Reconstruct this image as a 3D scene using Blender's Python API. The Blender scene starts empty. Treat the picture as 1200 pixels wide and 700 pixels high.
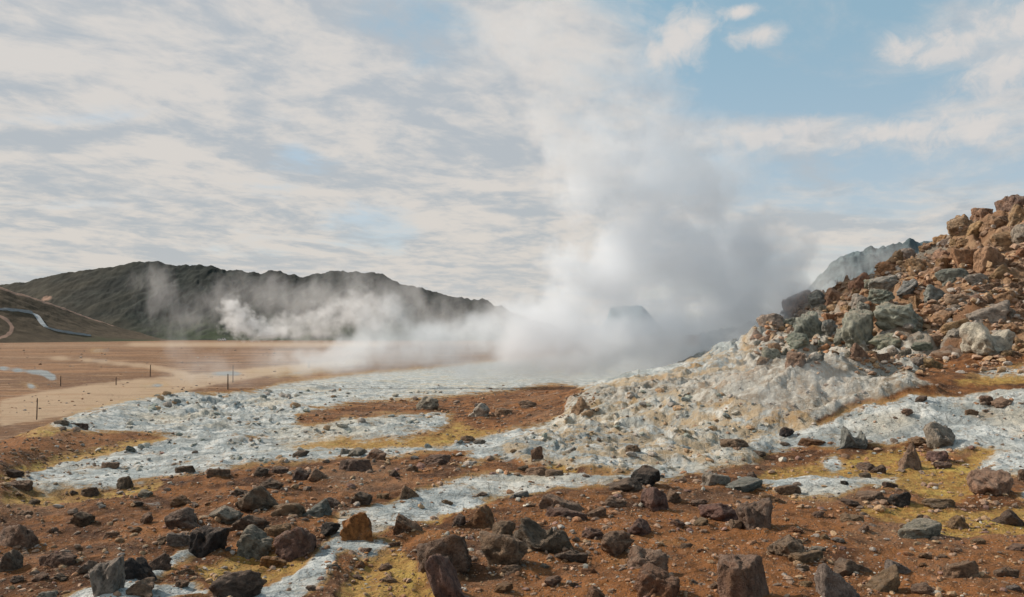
import bpy, bmesh, math, random
import numpy as np
from mathutils import Vector, Matrix

random.seed(7)
rng = np.random.default_rng(7)
R = math.radians
scene = bpy.context.scene
COL = scene.collection
F = 933.0            # focal length in photo pixels (1200 wide)
HZ = 392.0           # row of the horizon

# ------------------------------------------------------------------ helpers
def tag(o, label=None, cat=None, group=None, kind=None):
    if label: o['label'] = label
    if cat: o['category'] = cat
    if group: o['group'] = group
    if kind: o['kind'] = kind
    return o

def link(name, me, mat=None, parent=None):
    o = bpy.data.objects.new(name, me)
    COL.objects.link(o)
    if mat: me.materials.append(mat)
    if parent: o.parent = parent
    return o

def mesh_np(name, co, faces, smooth=True):
    """mesh from numpy arrays: co (n,3), faces (m,k) of equal size k"""
    me = bpy.data.meshes.new(name)
    faces = np.asarray(faces, dtype=np.int32)
    m, k = faces.shape
    me.vertices.add(len(co)); me.vertices.foreach_set('co', np.asarray(co, dtype=np.float32).ravel())
    me.loops.add(m * k); me.loops.foreach_set('vertex_index', faces.ravel())
    me.polygons.add(m)
    me.polygons.foreach_set('loop_start', np.arange(0, m * k, k, dtype=np.int32))
    me.polygons.foreach_set('loop_total', np.full(m, k, dtype=np.int32))
    me.polygons.foreach_set('use_smooth', np.full(m, smooth, dtype=bool))
    me.update(calc_edges=True)
    me.validate()
    return me

def attr(me, name, rgba):
    a = me.attributes.new(name, 'FLOAT_COLOR', 'POINT')
    a.data.foreach_set('color', np.asarray(rgba, dtype=np.float32).ravel())

# ------------------------------------------------------------------ numpy noise
def _h2(ix, iy, s):
    n = (ix * 374761393 + iy * 668265263 + s * 974711) & 0xFFFFFFFF
    n = ((n ^ (n >> 13)) * 1274126177) & 0xFFFFFFFF
    return ((n ^ (n >> 16)) & 0xFFFFFF) / float(0xFFFFFF)

def vnoise(x, y, s=0):
    ix = np.floor(x).astype(np.int64); iy = np.floor(y).astype(np.int64)
    fx = x - ix; fy = y - iy
    ux = fx * fx * fx * (fx * (fx * 6 - 15) + 10); uy = fy * fy * fy * (fy * (fy * 6 - 15) + 10)
    def g(a, b):
        ang = _h2(ix + a, iy + b, s) * 2 * np.pi
        return np.cos(ang) * (fx - a) + np.sin(ang) * (fy - b)
    n0 = g(0, 0) * (1 - ux) + g(1, 0) * ux
    n1 = g(0, 1) * (1 - ux) + g(1, 1) * ux
    return (n0 * (1 - uy) + n1 * uy) * 1.5          # about -1..1

def fbm(x, y, octv=4, s=0, gain=0.5):
    t = 0; a = 1; n = 0
    for k in range(octv):
        t = t + a * vnoise(x * 2 ** k + 17.3 * k, y * 2 ** k - 9.1 * k, s + k); n += a; a *= gain
    return t / n

def ridged(x, y, octv=4, s=0, gain=0.5):
    t = 0; a = 1; n = 0
    for k in range(octv):
        t = t + a * (1 - np.abs(vnoise(x * 2 ** k + 5.7 * k, y * 2 ** k + 3.3 * k, s + k)) * 1.6); n += a; a *= gain
    return t / n

def _h3(ix, iy, iz, s):
    n = (ix * 374761393 + iy * 668265263 + iz * 2147483647 + s * 974711) & 0xFFFFFFFF
    n = ((n ^ (n >> 13)) * 1274126177) & 0xFFFFFFFF
    n = ((n ^ (n >> 15)) * 2246822519) & 0xFFFFFFFF
    return ((n ^ (n >> 16)) & 0xFFFFFF) / float(0xFFFFFF)

def vnoise3(p, s=0):
    i = np.floor(p).astype(np.int64); f = p - i
    u = f * f * (3 - 2 * f)
    t = 0
    for a in (0, 1):
        for b in (0, 1):
            for c in (0, 1):
                w = (u[:, 0] if a else 1 - u[:, 0]) * (u[:, 1] if b else 1 - u[:, 1]) * (u[:, 2] if c else 1 - u[:, 2])
                t = t + w * _h3(i[:, 0] + a, i[:, 1] + b, i[:, 2] + c, s)
    return t * 2 - 1

def fbm3(p, octv=4, s=0, gain=0.5):
    t = 0; a = 1; n = 0
    for k in range(octv):
        t = t + a * vnoise3(p * 2 ** k + 11.7 * k, s + k); n += a; a *= gain
    return t / n

def sstep(a, b, x):
    t = np.clip((x - a) / (b - a), 0, 1)
    return t * t * (3 - 2 * t)

# ------------------------------------------------------------------ node helper
class NB:
    def __init__(self, tree):
        self.t = tree; tree.nodes.clear()
    def n(self, typ, **kw):
        nd = self.t.nodes.new(typ)
        for k, v in kw.items(): setattr(nd, k, v)
        return nd
    def put(self, sock, v):
        if isinstance(v, bpy.types.NodeSocket): self.t.links.new(v, sock)
        elif isinstance(v, (tuple, list)) and len(v) == 3 and sock.type == 'RGBA': sock.default_value = (*v, 1)
        else: sock.default_value = v
    def m(self, op, a, b=None, c=None, clamp=False):
        nd = self.n('ShaderNodeMath', operation=op, use_clamp=clamp)
        self.put(nd.inputs[0], a)
        if b is not None: self.put(nd.inputs[1], b)
        if c is not None: self.put(nd.inputs[2], c)
        return nd.outputs[0]
    def v(self, op, a, b=None):
        nd = self.n('ShaderNodeVectorMath', operation=op)
        self.put(nd.inputs[0], a)
        if b is not None: self.put(nd.inputs[1], b)
        return nd.outputs['Value'] if op in ('LENGTH', 'DOT_PRODUCT', 'DISTANCE') else nd.outputs[0]
    def noise(self, vec, scale, detail=4, rough=0.5, dist=0.0, dims='3D', col=False):
        nd = self.n('ShaderNodeTexNoise', noise_dimensions=dims)
        if vec is not None: self.put(nd.inputs['Vector'], vec)
        self.put(nd.inputs['Scale'], scale); self.put(nd.inputs['Detail'], detail)
        self.put(nd.inputs['Roughness'], rough); self.put(nd.inputs['Distortion'], dist)
        return nd.outputs['Color'] if col else nd.outputs['Fac']
    def voro(self, vec, scale, feature='F1', out='Distance', rand=1.0):
        nd = self.n('ShaderNodeTexVoronoi', feature=feature)
        self.put(nd.inputs['Vector'], vec); self.put(nd.inputs['Scale'], scale)
        self.put(nd.inputs['Randomness'], rand)
        return nd.outputs[out]
    def ss(self, x, a, b, lo=0.0, hi=1.0):
        nd = self.n('ShaderNodeMapRange', interpolation_type='SMOOTHSTEP')
        self.put(nd.inputs[0], x); self.put(nd.inputs[1], a); self.put(nd.inputs[2], b)
        self.put(nd.inputs[3], lo); self.put(nd.inputs[4], hi)
        return nd.outputs[0]
    def mix(self, f, a, b, mode='MIX'):
        nd = self.n('ShaderNodeMix', data_type='RGBA', blend_type=mode)
        self.put(nd.inputs[0], f); self.put(nd.inputs[6], a); self.put(nd.inputs[7], b)
        return nd.outputs[2]
    def sep(self, c):
        nd = self.n('ShaderNodeSeparateColor'); self.put(nd.inputs[0], c); return nd.outputs
    def sepv(self, c):
        nd = self.n('ShaderNodeSeparateXYZ'); self.put(nd.inputs[0], c); return nd.outputs
    def comb(self, x, y, z):
        nd = self.n('ShaderNodeCombineXYZ')
        for k, q in enumerate((x, y, z)): self.put(nd.inputs[k], q)
        return nd.outputs[0]
    def mapping(self, vec, scale=(1, 1, 1), rot=(0, 0, 0), loc=(0, 0, 0)):
        nd = self.n('ShaderNodeMapping'); self.put(nd.inputs[0], vec)
        nd.inputs['Scale'].default_value = scale; nd.inputs['Rotation'].default_value = rot; nd.inputs['Location'].default_value = loc
        return nd.outputs[0]
    def bump(self, h, strength=0.5, dist=0.1, normal=None):
        nd = self.n('ShaderNodeBump'); self.put(nd.inputs['Height'], h)
        nd.inputs['Strength'].default_value = strength; nd.inputs['Distance'].default_value = dist
        if normal is not None: self.put(nd.inputs['Normal'], normal)
        return nd.outputs[0]
    def surf(self, color, rough=0.9, normal=None, spec=0.25):
        b = self.n('ShaderNodeBsdfPrincipled'); o = self.n('ShaderNodeOutputMaterial')
        self.put(b.inputs['Base Color'], color); self.put(b.inputs['Roughness'], rough)
        self.put(b.inputs['Specular IOR Level'], spec)
        if normal is not None: self.put(b.inputs['Normal'], normal)
        self.t.links.new(b.outputs[0], o.inputs[0])

def newmat(name):
    m = bpy.data.materials.new(name); m.use_nodes = True
    return m, NB(m.node_tree)

def flat(name, col, rough=0.7, var=0.25, scale=6.0):
    m, b = newmat(name)
    tc = b.n('ShaderNodeTexCoord').outputs['Object']
    n = b.noise(tc, scale, 5, 0.6)
    c = b.mix(b.ss(n, 0.3, 0.7), tuple(v * (1 - var) for v in col), tuple(min(1, v * (1 + var)) for v in col))
    b.surf(c, rough, b.bump(n, 0.2, 0.01))
    return m

# ------------------------------------------------------------------ ground regions (plan of the deposits)
# outlines as seen from the path, later looked up at the ground point they fall on
CRUST = [
    [(60,499),(85,486),(130,474),(180,465),(210,460),(250,463),(300,459),(330,450),(420,438),(520,430),(600,421),(700,411),(870,400),(870,440),(800,448),(740,452),(700,462),(668,451),(640,451),(600,457),(520,465),(420,472),(368,480),(343,491),(366,501),(330,508),(300,514),(260,515),(210,508),(100,505)],
    [(14,572),(30,558),(60,549),(110,536),(160,522),(210,510),(300,518),(400,524),(520,521),(570,512),(640,496),(700,482),(780,470),(860,480),(960,500),(960,520),(900,535),(840,552),(780,556),(700,552),(640,545),(600,540),(545,540),(560,530),(520,527),(470,533),(400,537),(300,546),(200,557),(110,572),(60,578)],
    [(296,519),(345,503),(400,493),(470,486),(522,484),(532,492),(518,502),(470,512),(400,514)],
    [(395,604),(450,589),(525,565),(590,558),(700,559),(765,553),(800,560),(700,571),(600,582),(520,600),(470,612),(420,632),(470,634),(430,650),(395,648),(372,690),(320,720),(255,720),(330,676),(372,648),(388,622)],
    [(180,668),(198,655),(222,640),(232,648),(205,668),(160,690),(230,684),(250,700),(100,720),(40,720),(90,694)],
    [(880,566),(930,557),(1000,555),(1058,556),(1050,562),(1010,572),(985,584),(940,585),(912,578)],
    [(1080,536),(1118,515),(1010,524),(960,524),(960,505),(1000,480),(1100,462),(1420,452),(1420,560),(1185,560),(1165,552),(1142,548),(1150,532),(1175,524),(1140,522)],
    [(1188,586),(1206,574),(1300,566),(1300,592),(1200,590)],
    [(966,540),(985,532),(998,545),(985,550),(970,549)],
    [(535,548),(560,543),(568,547),(545,551)],
    [(160,453.5),(180,451.5),(200,449),(205,450),(180,454)],[(265,437),(300,434),(360,430),(360,431.5),(300,436)],
    [(95,410.5),(150,411.5),(130,412.5)],[(300,443),(340,437),(400,432),(400,434),(345,440)],[(20,447),(45,452),(40,455)],
    [(1128,437),(1160,434),(1200,430),(1420,430),(1420,436),(1160,440)],
]
WET = [[(-60,427.5),(0,430),(30,433.5),(52,434.5),(63,438.5),(67,445),(60,446.5),(52,440),(28,436.5),(0,433)],[(75,421),(120,422),(152,421),(120,424)],[(95,410),(150,411.5),(130,413)],[(20,448),(45,452),(40,456)],
       [(160,453),(205,448.5),(180,455)],[(225,440),(262,436),(300,438),(260,441)]]
YELLOW = [
    [(0,552),(40,541),(90,528),(150,516),(215,508),(240,511),(160,524),(100,538),(40,552),(0,562)],
    [(305,519),(360,511),(430,514),(520,508),(536,492),(560,505),(600,507),(575,516),(520,523),(440,526),(330,528)],
    [(40,502),(70,496),(100,504),(60,510),(0,512)],
    [(900,565),(870,560),(900,550),(960,542),(1010,540),(1060,550),(1110,540),(1150,520),(1180,522),(1150,545),(1180,556),(1160,575),(1100,585),(1060,575),(1020,570)],
    [(1000,535),(1040,525),(1100,530),(1090,550),(1020,552)],
    [(990,595),(1060,590),(1150,592),(1420,604),(1420,640),(1130,625),(1040,605)],
    [(640,545),(690,548),(680,556),(640,556)],[(470,600),(520,582),(590,572),(620,574),(540,600),(500,612)],
    [(1100,445),(1150,438),(1420,434),(1420,446),(1150,450)],
    [(0,576),(60,579),(120,574),(200,560),(190,570),(90,590),(0,590)],
    [(230,660),(300,640),(370,650),(330,676),(250,690)],[(390,700),(420,650),(470,640),(520,700),(500,720),(400,720)],
]
ORANGE = [
    [(430,700),(470,672),(520,690),(520,730),(420,730)],[(530,505),(560,500),(620,500),(640,512),(580,520),(540,520)],
    [(700,600),(1000,590),(1000,640),(900,660),(1000,720),(600,720),(620,650)],
    [(0,508),(80,504),(200,509),(100,524),(0,540)],[(1010,640),(1200,625),(1200,720),(1060,720)],
]
CLAY = [
    [(668,470),(700,460),(740,448),(800,430),(870,412),(960,440),(1040,440),(1110,450),(1000,476),(950,505),(900,532),(850,550),(780,540),(700,510),(650,505)],
    [(580,530),(640,505),(700,505),(800,540),(800,556),(700,552),(620,545)],
    [(860,425),(870,395),(905,380),(960,388),(1010,404),(1060,410),(1100,425),(1060,450),(930,452)],
]
TRACK = [[(0,500),(0,470),(60,458),(140,447),(230,439),(330,429),(430,421),(430,426),(330,437),(245,452),(185,463),(60,490)],
         [(0,418),(40,417),(100,420),(180,428),(230,438),(215,440),(170,431),(90,422.5),(30,419.5),(0,421)],[(0,404),(300,402),(600,401),(600,404),(300,406),(0,407)]]
GX0, GX1, GY0, GY1, GS = -60, 1440, 388, 740, 2.0
def raster(polys, blur=2):
    gx = np.arange(GX0, GX1, GS) + GS / 2; gy = np.arange(GY0, GY1, GS) + GS / 2
    X, Y = np.meshgrid(gx, gy); M = np.zeros_like(X, dtype=bool)
    for poly in polys:
        ins = np.zeros_like(M); k = len(poly)
        for i in range(k):
            x0, y0 = poly[i]; x1, y1 = poly[(i + 1) % k]
            if y0 == y1: continue
            c = (Y < max(y0, y1)) & (Y >= min(y0, y1))
            ins ^= c & (X < x0 + (Y - y0) * (x1 - x0) / (y1 - y0))
        M |= ins
    M = M.astype(float)
    for _ in range(blur):
        for ax, rad in ((0, 1), (1, 2)):
            acc = 0
            for d in range(-rad, rad + 1): acc = acc + np.roll(M, d, ax)
            M = acc / (2 * rad + 1)
    return M
def lookup(M, px, py):
    fx = np.clip((px - GX0) / GS - 0.5, 0, M.shape[1] - 1.001); fy = np.clip((py - GY0) / GS - 0.5, 0, M.shape[0] - 1.001)
    ix = fx.astype(int); iy = fy.astype(int); u = fx - ix; v = fy - iy
    return (M[iy, ix] * (1 - u) + M[iy, ix + 1] * u) * (1 - v) + (M[iy + 1, ix] * (1 - u) + M[iy + 1, ix + 1] * u) * v

# ------------------------------------------------------------------ ground sheet: polar grid, fine in front
def hill_d(x, y):
    return np.hypot(x - 28.0, y - 32.0)

def macro(x, y):
    r = np.hypot(x, y)
    z = -1.65 - 0.04 * np.maximum(r - 5, 0)
    z = -6.0 + np.logaddexp(0, (z + 6.0) / 0.35) * 0.35
    px = 600 + F * x / np.maximum(y, 0.25 * r + 1e-6)
    q = np.clip(px / 420.0, 0, 1.4)
    edge = 18.5 + 50 * q ** 1.15
    left = sstep(620, 430, px)
    z = z - left * 1.15 * sstep(edge, edge + 9, r) * sstep(140, 70, r)
    z = z + left * 0.28 * np.exp(-((r - edge + 5) / (3.5 + 3 * q)) ** 2)
    d = hill_d(x, y) + 1.1 * fbm(x / 7, y / 7, 3, 31)
    z = z + 1.5 * sstep(31, 20, d) * (1 - .55 * sstep(26, 36, y) * sstep(10, 3, x))
    h = 9.75 * (1 - d / 20.5)
    z = z + np.logaddexp(0, h / 0.35) * 0.35
    # low clay mounds below the hill
    def mound(px_, D, w, hgt):
        cx = (px_ - 600) / F * D
        return hgt * np.exp(-((x - cx) ** 2 + (y - D) ** 2) / (w * w))
    z = z + mound(770, 27, 2.6, 0.35) + mound(860, 17.5, 1.6, 0.42) + mound(720, 21, 2.2, 0.35) + mound(940, 18.5, 2.0, 0.5) + mound(1010, 17.0, 1.8, 0.35)
    z = z + 0.16 * fbm(x / 6, y / 6, 3, 5) * sstep(3, 10, r) * sstep(400, 100, r)
    return z

ang_front = np.radians(np.arange(-43, 43.0001, 0.085))
ang_rest = np.radians(np.arange(46, 315, 3.0))
ANG = np.concatenate([ang_front, ang_rest])          # azimuth, 0 = straight ahead, + to the right
NF = len(ang_front)
RAD = np.concatenate([[0.4, 0.9, 1.5, 2.1, 2.7], 3.2 * np.exp(np.arange(0, 3.35, 0.0050)),
                      92 * np.exp(np.arange(0.02, 4.6, 0.035))])
AA, RR = np.meshgrid(ANG, RAD)                         # rows = radius
GXX = RR * np.sin(AA); GYY = RR * np.cos(AA)
ZM = macro(GXX, GYY)
SAFE = np.maximum(GYY, 0.3 * RR)
PX = 600 + F * GXX / SAFE; PY = HZ - F * ZM / SAFE
warp = np.clip(RR / 12, 0.25, 2)
wx = fbm(GXX / (0.9 * warp), GYY / (0.9 * warp), 5, 71, .6) * 20 * np.clip(26 / RR, .12, 1); wy = fbm(GXX / (0.9 * warp), GYY / (0.9 * warp), 5, 91, .6) * 7 * np.clip(26 / RR, .12, 1)
def region(polys, blur=2): return lookup(raster(polys, blur), PX + wx, PY + wy)
mc = region(CRUST, 2); myl = region(YELLOW, 4); mor = region(ORANGE, 6); mcl = region(CLAY, 4); mtr = region(TRACK, 2); mwet = region(WET, 1)
dh = hill_d(GXX, GYY) + 1.3 * fbm(GXX / 3, GYY / 3, 3, 44)
mh = sstep(21.8, 19.6, dh)
R_EDGE = 18.5 + 50 * np.clip(PX / 420, 0, 1.4) ** 1.15
mpl = np.maximum(sstep(620, 430, PX) * sstep(R_EDGE, R_EDGE + 4, RR), sstep(80, 130, RR))
mcl = mcl * (1 - mh * 0.25)
# the hillside is a jumble of half-buried blocks: cells with their own height and tilt
def blocks(x, y, size, s):
    u = x / size + .35 * fbm(x / size, y / size, 2, s + 5); v = y / size + .35 * fbm(x / size + 9, y / size, 2, s + 6)
    iu = np.floor(u).astype(np.int64); iv = np.floor(v).astype(np.int64)
    f1 = np.full(u.shape, 9.0); f2 = f1.copy(); h = np.zeros(u.shape); rid = np.zeros(u.shape)
    for a in (-1, 0, 1):
        for c in (-1, 0, 1):
            ju, jv = iu + a, iv + c
            cx = ju + .5 + .8 * (_h2(ju, jv, s) - .5); cy_ = jv + .5 + .8 * (_h2(ju, jv, s + 1) - .5)
            du, dv = u - cx, v - cy_; dd = np.hypot(du, dv)
            hh = (_h2(ju, jv, s + 2) ** 1.4) * .75 + (_h2(ju, jv, s + 3) - .5) * 1.1 * du + (_h2(ju, jv, s + 4) - .5) * 1.1 * dv
            nearer = dd < f1
            f2 = np.where(nearer, f1, np.minimum(f2, dd)); h = np.where(nearer, hh, h); rid = np.where(nearer, _h2(ju, jv, s + 7), rid); f1 = np.where(nearer, dd, f1)
    return h * sstep(0.0, .42, f2 - f1) * size, rid
BH1, BR1 = blocks(GXX, GYY, 1.05, 301); BH2, BR2 = blocks(GXX, GYY, .42, 341)
# relief
def relief():
    x, y = GXX, GYY
    near = sstep(120, 40, RR)
    soil = 0.085 * fbm(x / 1.1, y / 1.1, 5, 11, .55) + 0.035 * fbm(x / 0.2, y / 0.2, 3, 12, .6) + 0.05 * np.maximum(ridged(x / 0.45, y / 0.45, 3, 13) - 0.6, 0)
    lump = np.maximum(fbm(x / 1.6, y / 1.6, 5, 21, 0.62), -0.1)
    crust = 0.36 * lump + 0.17 * (ridged(x / 0.8, y / 0.8, 5, 22, 0.66) - .5) + 0.10 * np.maximum(fbm(x / .3, y / .3, 3, 23, .6), 0)
    clay = 0.62 * (ridged(x / 2.6 + 0.35 * fbm(x, y, 2, 3), y / 2.0, 6, 25, 0.57) - 0.55) + 0.11 * ridged(x / 0.55, y / 0.55, 4, 26, .6)
    hill = 0.55 * fbm(x / 3.0, y / 3.0, 3, 41, 0.5) + 0.50 * BH1 + 0.38 * BH2 + 0.12 * fbm(x / .4, y / .4, 4, 43, 0.6)
    amp_c = np.clip(RR / 30, 0.2, .62) * (1 + 1.3 * np.exp(-((PX - 250) / 60) ** 2 - ((PY - 476) / 22) ** 2))
    z = soil * (1 - mc) + crust * mc * amp_c
    z = z * (1 - mcl) + clay * mcl * np.clip(RR / 20, 0.4, 1.2)
    z = z * (1 - mh) + hill * mh
    z = z * (1 - 0.45 * mpl * sstep(30, 40, RR))
    z = z - 0.05 * myl * (1 - mh)
    return z * near
ZG = ZM + relief()
verts = np.stack([GXX.ravel(), GYY.ravel(), ZG.ravel()], 1)
nr, na = ZG.shape
j, i = np.meshgrid(np.arange(nr - 1), np.arange(na), indexing='ij')
i2 = (i + 1) % na
quads = np.stack([(j * na + i).ravel(), (j * na + i2).ravel(), ((j + 1) * na + i2).ravel(), ((j + 1) * na + i).ravel()], 1)[:, ::-1]
gme = mesh_np('ground', verts, quads)
# close the little hole under the viewer
bmh = bmesh.new(); bmh.from_mesh(gme); bmh.verts.ensure_lookup_table()
bmh.faces.new([bmh.verts[k] for k in range(na)][::-1]) if True else None
bmh.to_mesh(gme); bmh.free()
for p in gme.polygons: pass
attr(gme, 'deposit', np.stack([mc, myl, mcl, mor], -1).reshape(-1, 4))
attr(gme, 'wet', np.repeat(mwet.reshape(-1, 1), 4, 1))
attr(gme, 'terrain', np.stack([mh, mpl, mtr, .5 * BR1 + .5 * BR2], -1).reshape(-1, 4))

LR = np.log(RAD)
def ground_z(x, y):
    """height of the ground sheet itself (front sector)"""
    x = np.asarray(x, float); y = np.asarray(y, float)
    a = np.arctan2(x, y); r = np.hypot(x, y)
    fa = np.clip((a - ang_front[0]) / (ang_front[1] - ang_front[0]), 0, NF - 1.001); ia = fa.astype(int); ua = fa - ia
    ir = np.clip(np.searchsorted(RAD, r) - 1, 0, nr - 2); ur = np.clip((r - RAD[ir]) / (RAD[ir + 1] - RAD[ir]), 0, 1)
    return (ZG[ir, ia] * (1 - ua) + ZG[ir, ia + 1] * ua) * (1 - ur) + (ZG[ir + 1, ia] * (1 - ua) + ZG[ir + 1, ia + 1] * ua) * ur

def grid_value(A, x, y):
    a = math.atan2(x, y); r = math.hypot(x, y)
    return float(A[min(max(int(np.searchsorted(RAD, r)) - 1, 0), nr - 1), min(max(int((a - ang_front[0]) / R(.085)), 0), NF - 1)])

def ground_hit(px, py):
    """ground point seen at a place of the photo; None above the skyline of the ground"""
    dx = (px - 600) / F; s = (HZ - py) / F
    a = math.atan(dx); c = math.cos(a)
    ia = int(round((a - ang_front[0]) / (ang_front[1] - ang_front[0]))); ia = min(max(ia, 0), NF - 1)
    zz = ZG[5:, ia]; rr = RAD[5:]
    ok = zz >= s * rr * c
    if not ok.any(): return None
    k = int(np.argmax(ok)); r = rr[k]
    return Vector((r * math.sin(a), r * c, zz[k]))

# ------------------------------------------------------------------ ground material
def ground_material():
    m, b = newmat('ground')
    tc = b.n('ShaderNodeTexCoord').outputs['Object']
    a1 = b.n('ShaderNodeAttribute', attribute_name='deposit'); a2 = b.n('ShaderNodeAttribute', attribute_name='terrain')
    s1 = b.sep(a1.outputs['Color']); s2 = b.sep(a2.outputs['Color'])
    crust, yel, clay, ora = s1[0], s1[1], s1[2], a1.outputs['Alpha']
    hill, plain, track = s2[0], s2[1], s2[2]
    xyz = b.sepv(tc)
    flat_ = b.comb(xyz[0], xyz[1], 0.0)
    nL = b.noise(tc, 0.35, 5, 0.55); nM = b.noise(tc, 1.7, 6, 0.62); nS = b.noise(tc, 9.0, 6, 0.65); nX = b.noise(tc, 45.0, 4, 0.7)
    nM2 = b.noise(b.v('ADD', tc, (31.0, 7.0, 3.0)), 2.3, 6, 0.65)
    # bare soil: brown, rusty and dusty
    soil = b.mix(b.ss(nM, 0.38, 0.62), (0.07, 0.03, 0.013), (0.24, 0.10, 0.034))
    soil = b.mix(b.m('MULTIPLY', b.ss(nS, 0.5, 0.72), 0.6), soil, (0.30, 0.17, 0.095))
    soil = b.mix(b.m('MULTIPLY', b.ss(nL, 0.5, 0.66), 0.5), soil, (0.25, 0.15, 0.09))
    soil = b.mix(b.m('MULTIPLY', ora, b.ss(nM2, 0.32, 0.62)), soil, (0.24, 0.10, 0.034))
    # fine chips
    chips = b.voro(tc, 30.0); ccol = b.voro(tc, 30.0, out='Color'); cs = b.sep(ccol)
    chip = b.m('MULTIPLY', b.ss(chips, 0.40, 0.25), b.ss(cs[0], 0.55, 0.62))
    soil = b.mix(b.m('MULTIPLY', chip, 0.7), soil, b.mix(cs[1], (0.10, 0.06, 0.045), (0.42, 0.3, 0.19)))
    # ochre and sulphur
    ym = b.ss(b.m('ADD', yel, b.m('ADD', b.m('MULTIPLY', b.m('SUBTRACT', nM2, 0.5), 1.3), b.m('MULTIPLY', b.m('SUBTRACT', nS, 0.5), 0.7))), 0.30, 0.85)
    ycol = b.mix(b.ss(nS, 0.35, 0.65), (0.27, 0.14, 0.035), (0.42, 0.27, 0.07))
    ycol = b.mix(b.m('MULTIPLY', b.ss(nM, 0.55, 0.68), 0.75), ycol, (0.45, 0.34, 0.075))
    col = b.mix(b.m('MULTIPLY', ym, 0.88), soil, ycol)
    # hillside soil
    hcol = b.mix(a2.outputs['Alpha'], (0.15, 0.075, 0.042), (0.36, 0.235, 0.14))
    hcol = b.mix(b.m('MULTIPLY', b.ss(nM, 0.48, 0.62), .7), hcol, (0.2, 0.112, 0.06))
    hcol = b.mix(b.m('MULTIPLY', b.ss(nL, 0.5, 0.6), .75), hcol, (0.25, 0.245, 0.215))
    hcol = b.mix(b.m('MULTIPLY', b.ss(nS, 0.52, 0.7), .7), hcol, (0.12, 0.065, 0.035))
    hm = b.ss(b.m('ADD', hill, b.m('MULTIPLY', b.m('SUBTRACT', nM, 0.5), 0.8)), 0.35, 0.65)
    col = b.mix(hm, col, hcol)
    # open plain with long streaks
    pst = b.noise(b.mapping(tc, (0.012, 0.05, 0.0), (0, 0, 0.2)), 1.0, 6, 0.6)
    pst2 = b.noise(b.mapping(tc, (0.05, 0.2, 0.0), (0, 0, -0.15)), 1.0, 6, 0.65)
    pcol = b.mix(b.ss(pst, 0.35, 0.66), (0.125, 0.06, 0.027), (0.265, 0.138, 0.066))
    pcol = b.mix(b.m('MULTIPLY', b.ss(pst2, 0.48, 0.62), 0.75), pcol, (0.12, 0.066, 0.04))
    pcol = b.mix(b.m('MULTIPLY', b.ss(nM, 0.5, 0.66), 0.5), pcol, (0.36, 0.23, 0.13))
    pst3 = b.noise(b.mapping(tc, (0.11, 0.32, 0.0), (0, 0, 0.1)), 1.0, 7, 0.68)
    pcol = b.mix(b.m('MULTIPLY', b.ss(pst3, 0.52, 0.64), 0.7), pcol, (0.105, 0.06, 0.038))
    pcol = b.mix(b.m('MULTIPLY', b.ss(pst3, 0.46, 0.36), 0.6), pcol, (0.42, 0.29, 0.18))
    pcol = b.mix(b.m('MULTIPLY', b.ss(track, .15, .7), b.ss(pst3, .3, .5)), pcol, (0.38, 0.27, 0.175))
    col = b.mix(plain, col, pcol)
    # clay
    cm = b.ss(b.m('ADD', clay, b.m('MULTIPLY', b.m('SUBTRACT', nM, 0.5), 0.7)), 0.35, 0.62)
    ccl = b.mix(b.ss(nM2, 0.38, 0.6), (0.27, 0.225, 0.17), (0.43, 0.415, 0.37))
    ccl = b.mix(b.ss(nL, 0.5, 0.66), ccl, (0.42, 0.41, 0.37))
    ccl = b.mix(b.m('MULTIPLY', b.ss(nS, 0.5, 0.66), 0.5), ccl, (0.21, 0.15, 0.095))
    ccl = b.mix(b.m('MULTIPLY', b.ss(nS, 0.47, 0.36), 0.7), ccl, (0.56, 0.545, 0.49))
    ccl = b.mix(b.m('MULTIPLY', b.ss(b.noise(tc, 0.8, 6, 0.66), 0.54, 0.64), 0.6), ccl, (0.33, 0.20, 0.10))
    col = b.mix(cm, col, ccl)
    # pale sinter crust
    nB = b.noise(b.mapping(tc, (.5, .9, .5), (0, 0, .3)), 1.0, 6, .62)
    cr = b.ss(b.m('ADD', b.m('MULTIPLY', crust, .84), b.m('ADD', b.m('MULTIPLY', b.m('ADD', b.m('SUBTRACT', nM2, 0.5), b.m('SUBTRACT', nB, .5)), 1.25), b.m('ADD', b.m('MULTIPLY', b.m('SUBTRACT', nS, 0.5), 1.2), b.m('MULTIPLY', b.m('SUBTRACT', nX, 0.5), 0.6)))), 0.28, 0.74)
    fringe = b.ss(b.m('ADD', crust, b.m('MULTIPLY', b.m('SUBTRACT', nM, 0.5), 0.8)), 0.04, 0.4)
    col = b.mix(b.m('MULTIPLY', fringe, .55), col, (0.37, 0.235, 0.09))
    wcol = b.mix(b.ss(nM, 0.38, 0.6), (0.29, 0.33, 0.335), (0.60, 0.62, 0.60))
    wcol = b.mix(b.m('MULTIPLY', b.ss(nB, .50, .62), .65), wcol, (0.25, 0.265, 0.255))
    wcol = b.mix(b.m('MULTIPLY', b.ss(nS, 0.5, 0.66), 0.8), wcol, (0.27, 0.295, 0.29))
    wcol = b.mix(b.m('MULTIPLY', b.ss(nL, 0.48, 0.66), 0.6), wcol, (0.52, 0.46, 0.35))
    nD = b.noise(b.v('ADD', tc, (3.0, 17.0, 1.0)), 1.1, 6, .68)
    wcol = b.mix(b.m('MULTIPLY', b.ss(nD, 0.56, 0.68), 0.8), wcol, (0.30, 0.24, 0.165))
    wcol = b.mix(b.m('MULTIPLY', b.ss(b.voro(b.v('ADD', tc, b.v('MULTIPLY', b.noise(tc, 2., 3, .5, col=True), (.5, .5, .5))), 2.6, 'DISTANCE_TO_EDGE'), .045, .0), .6), wcol, (.16, .15, .13))
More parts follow.
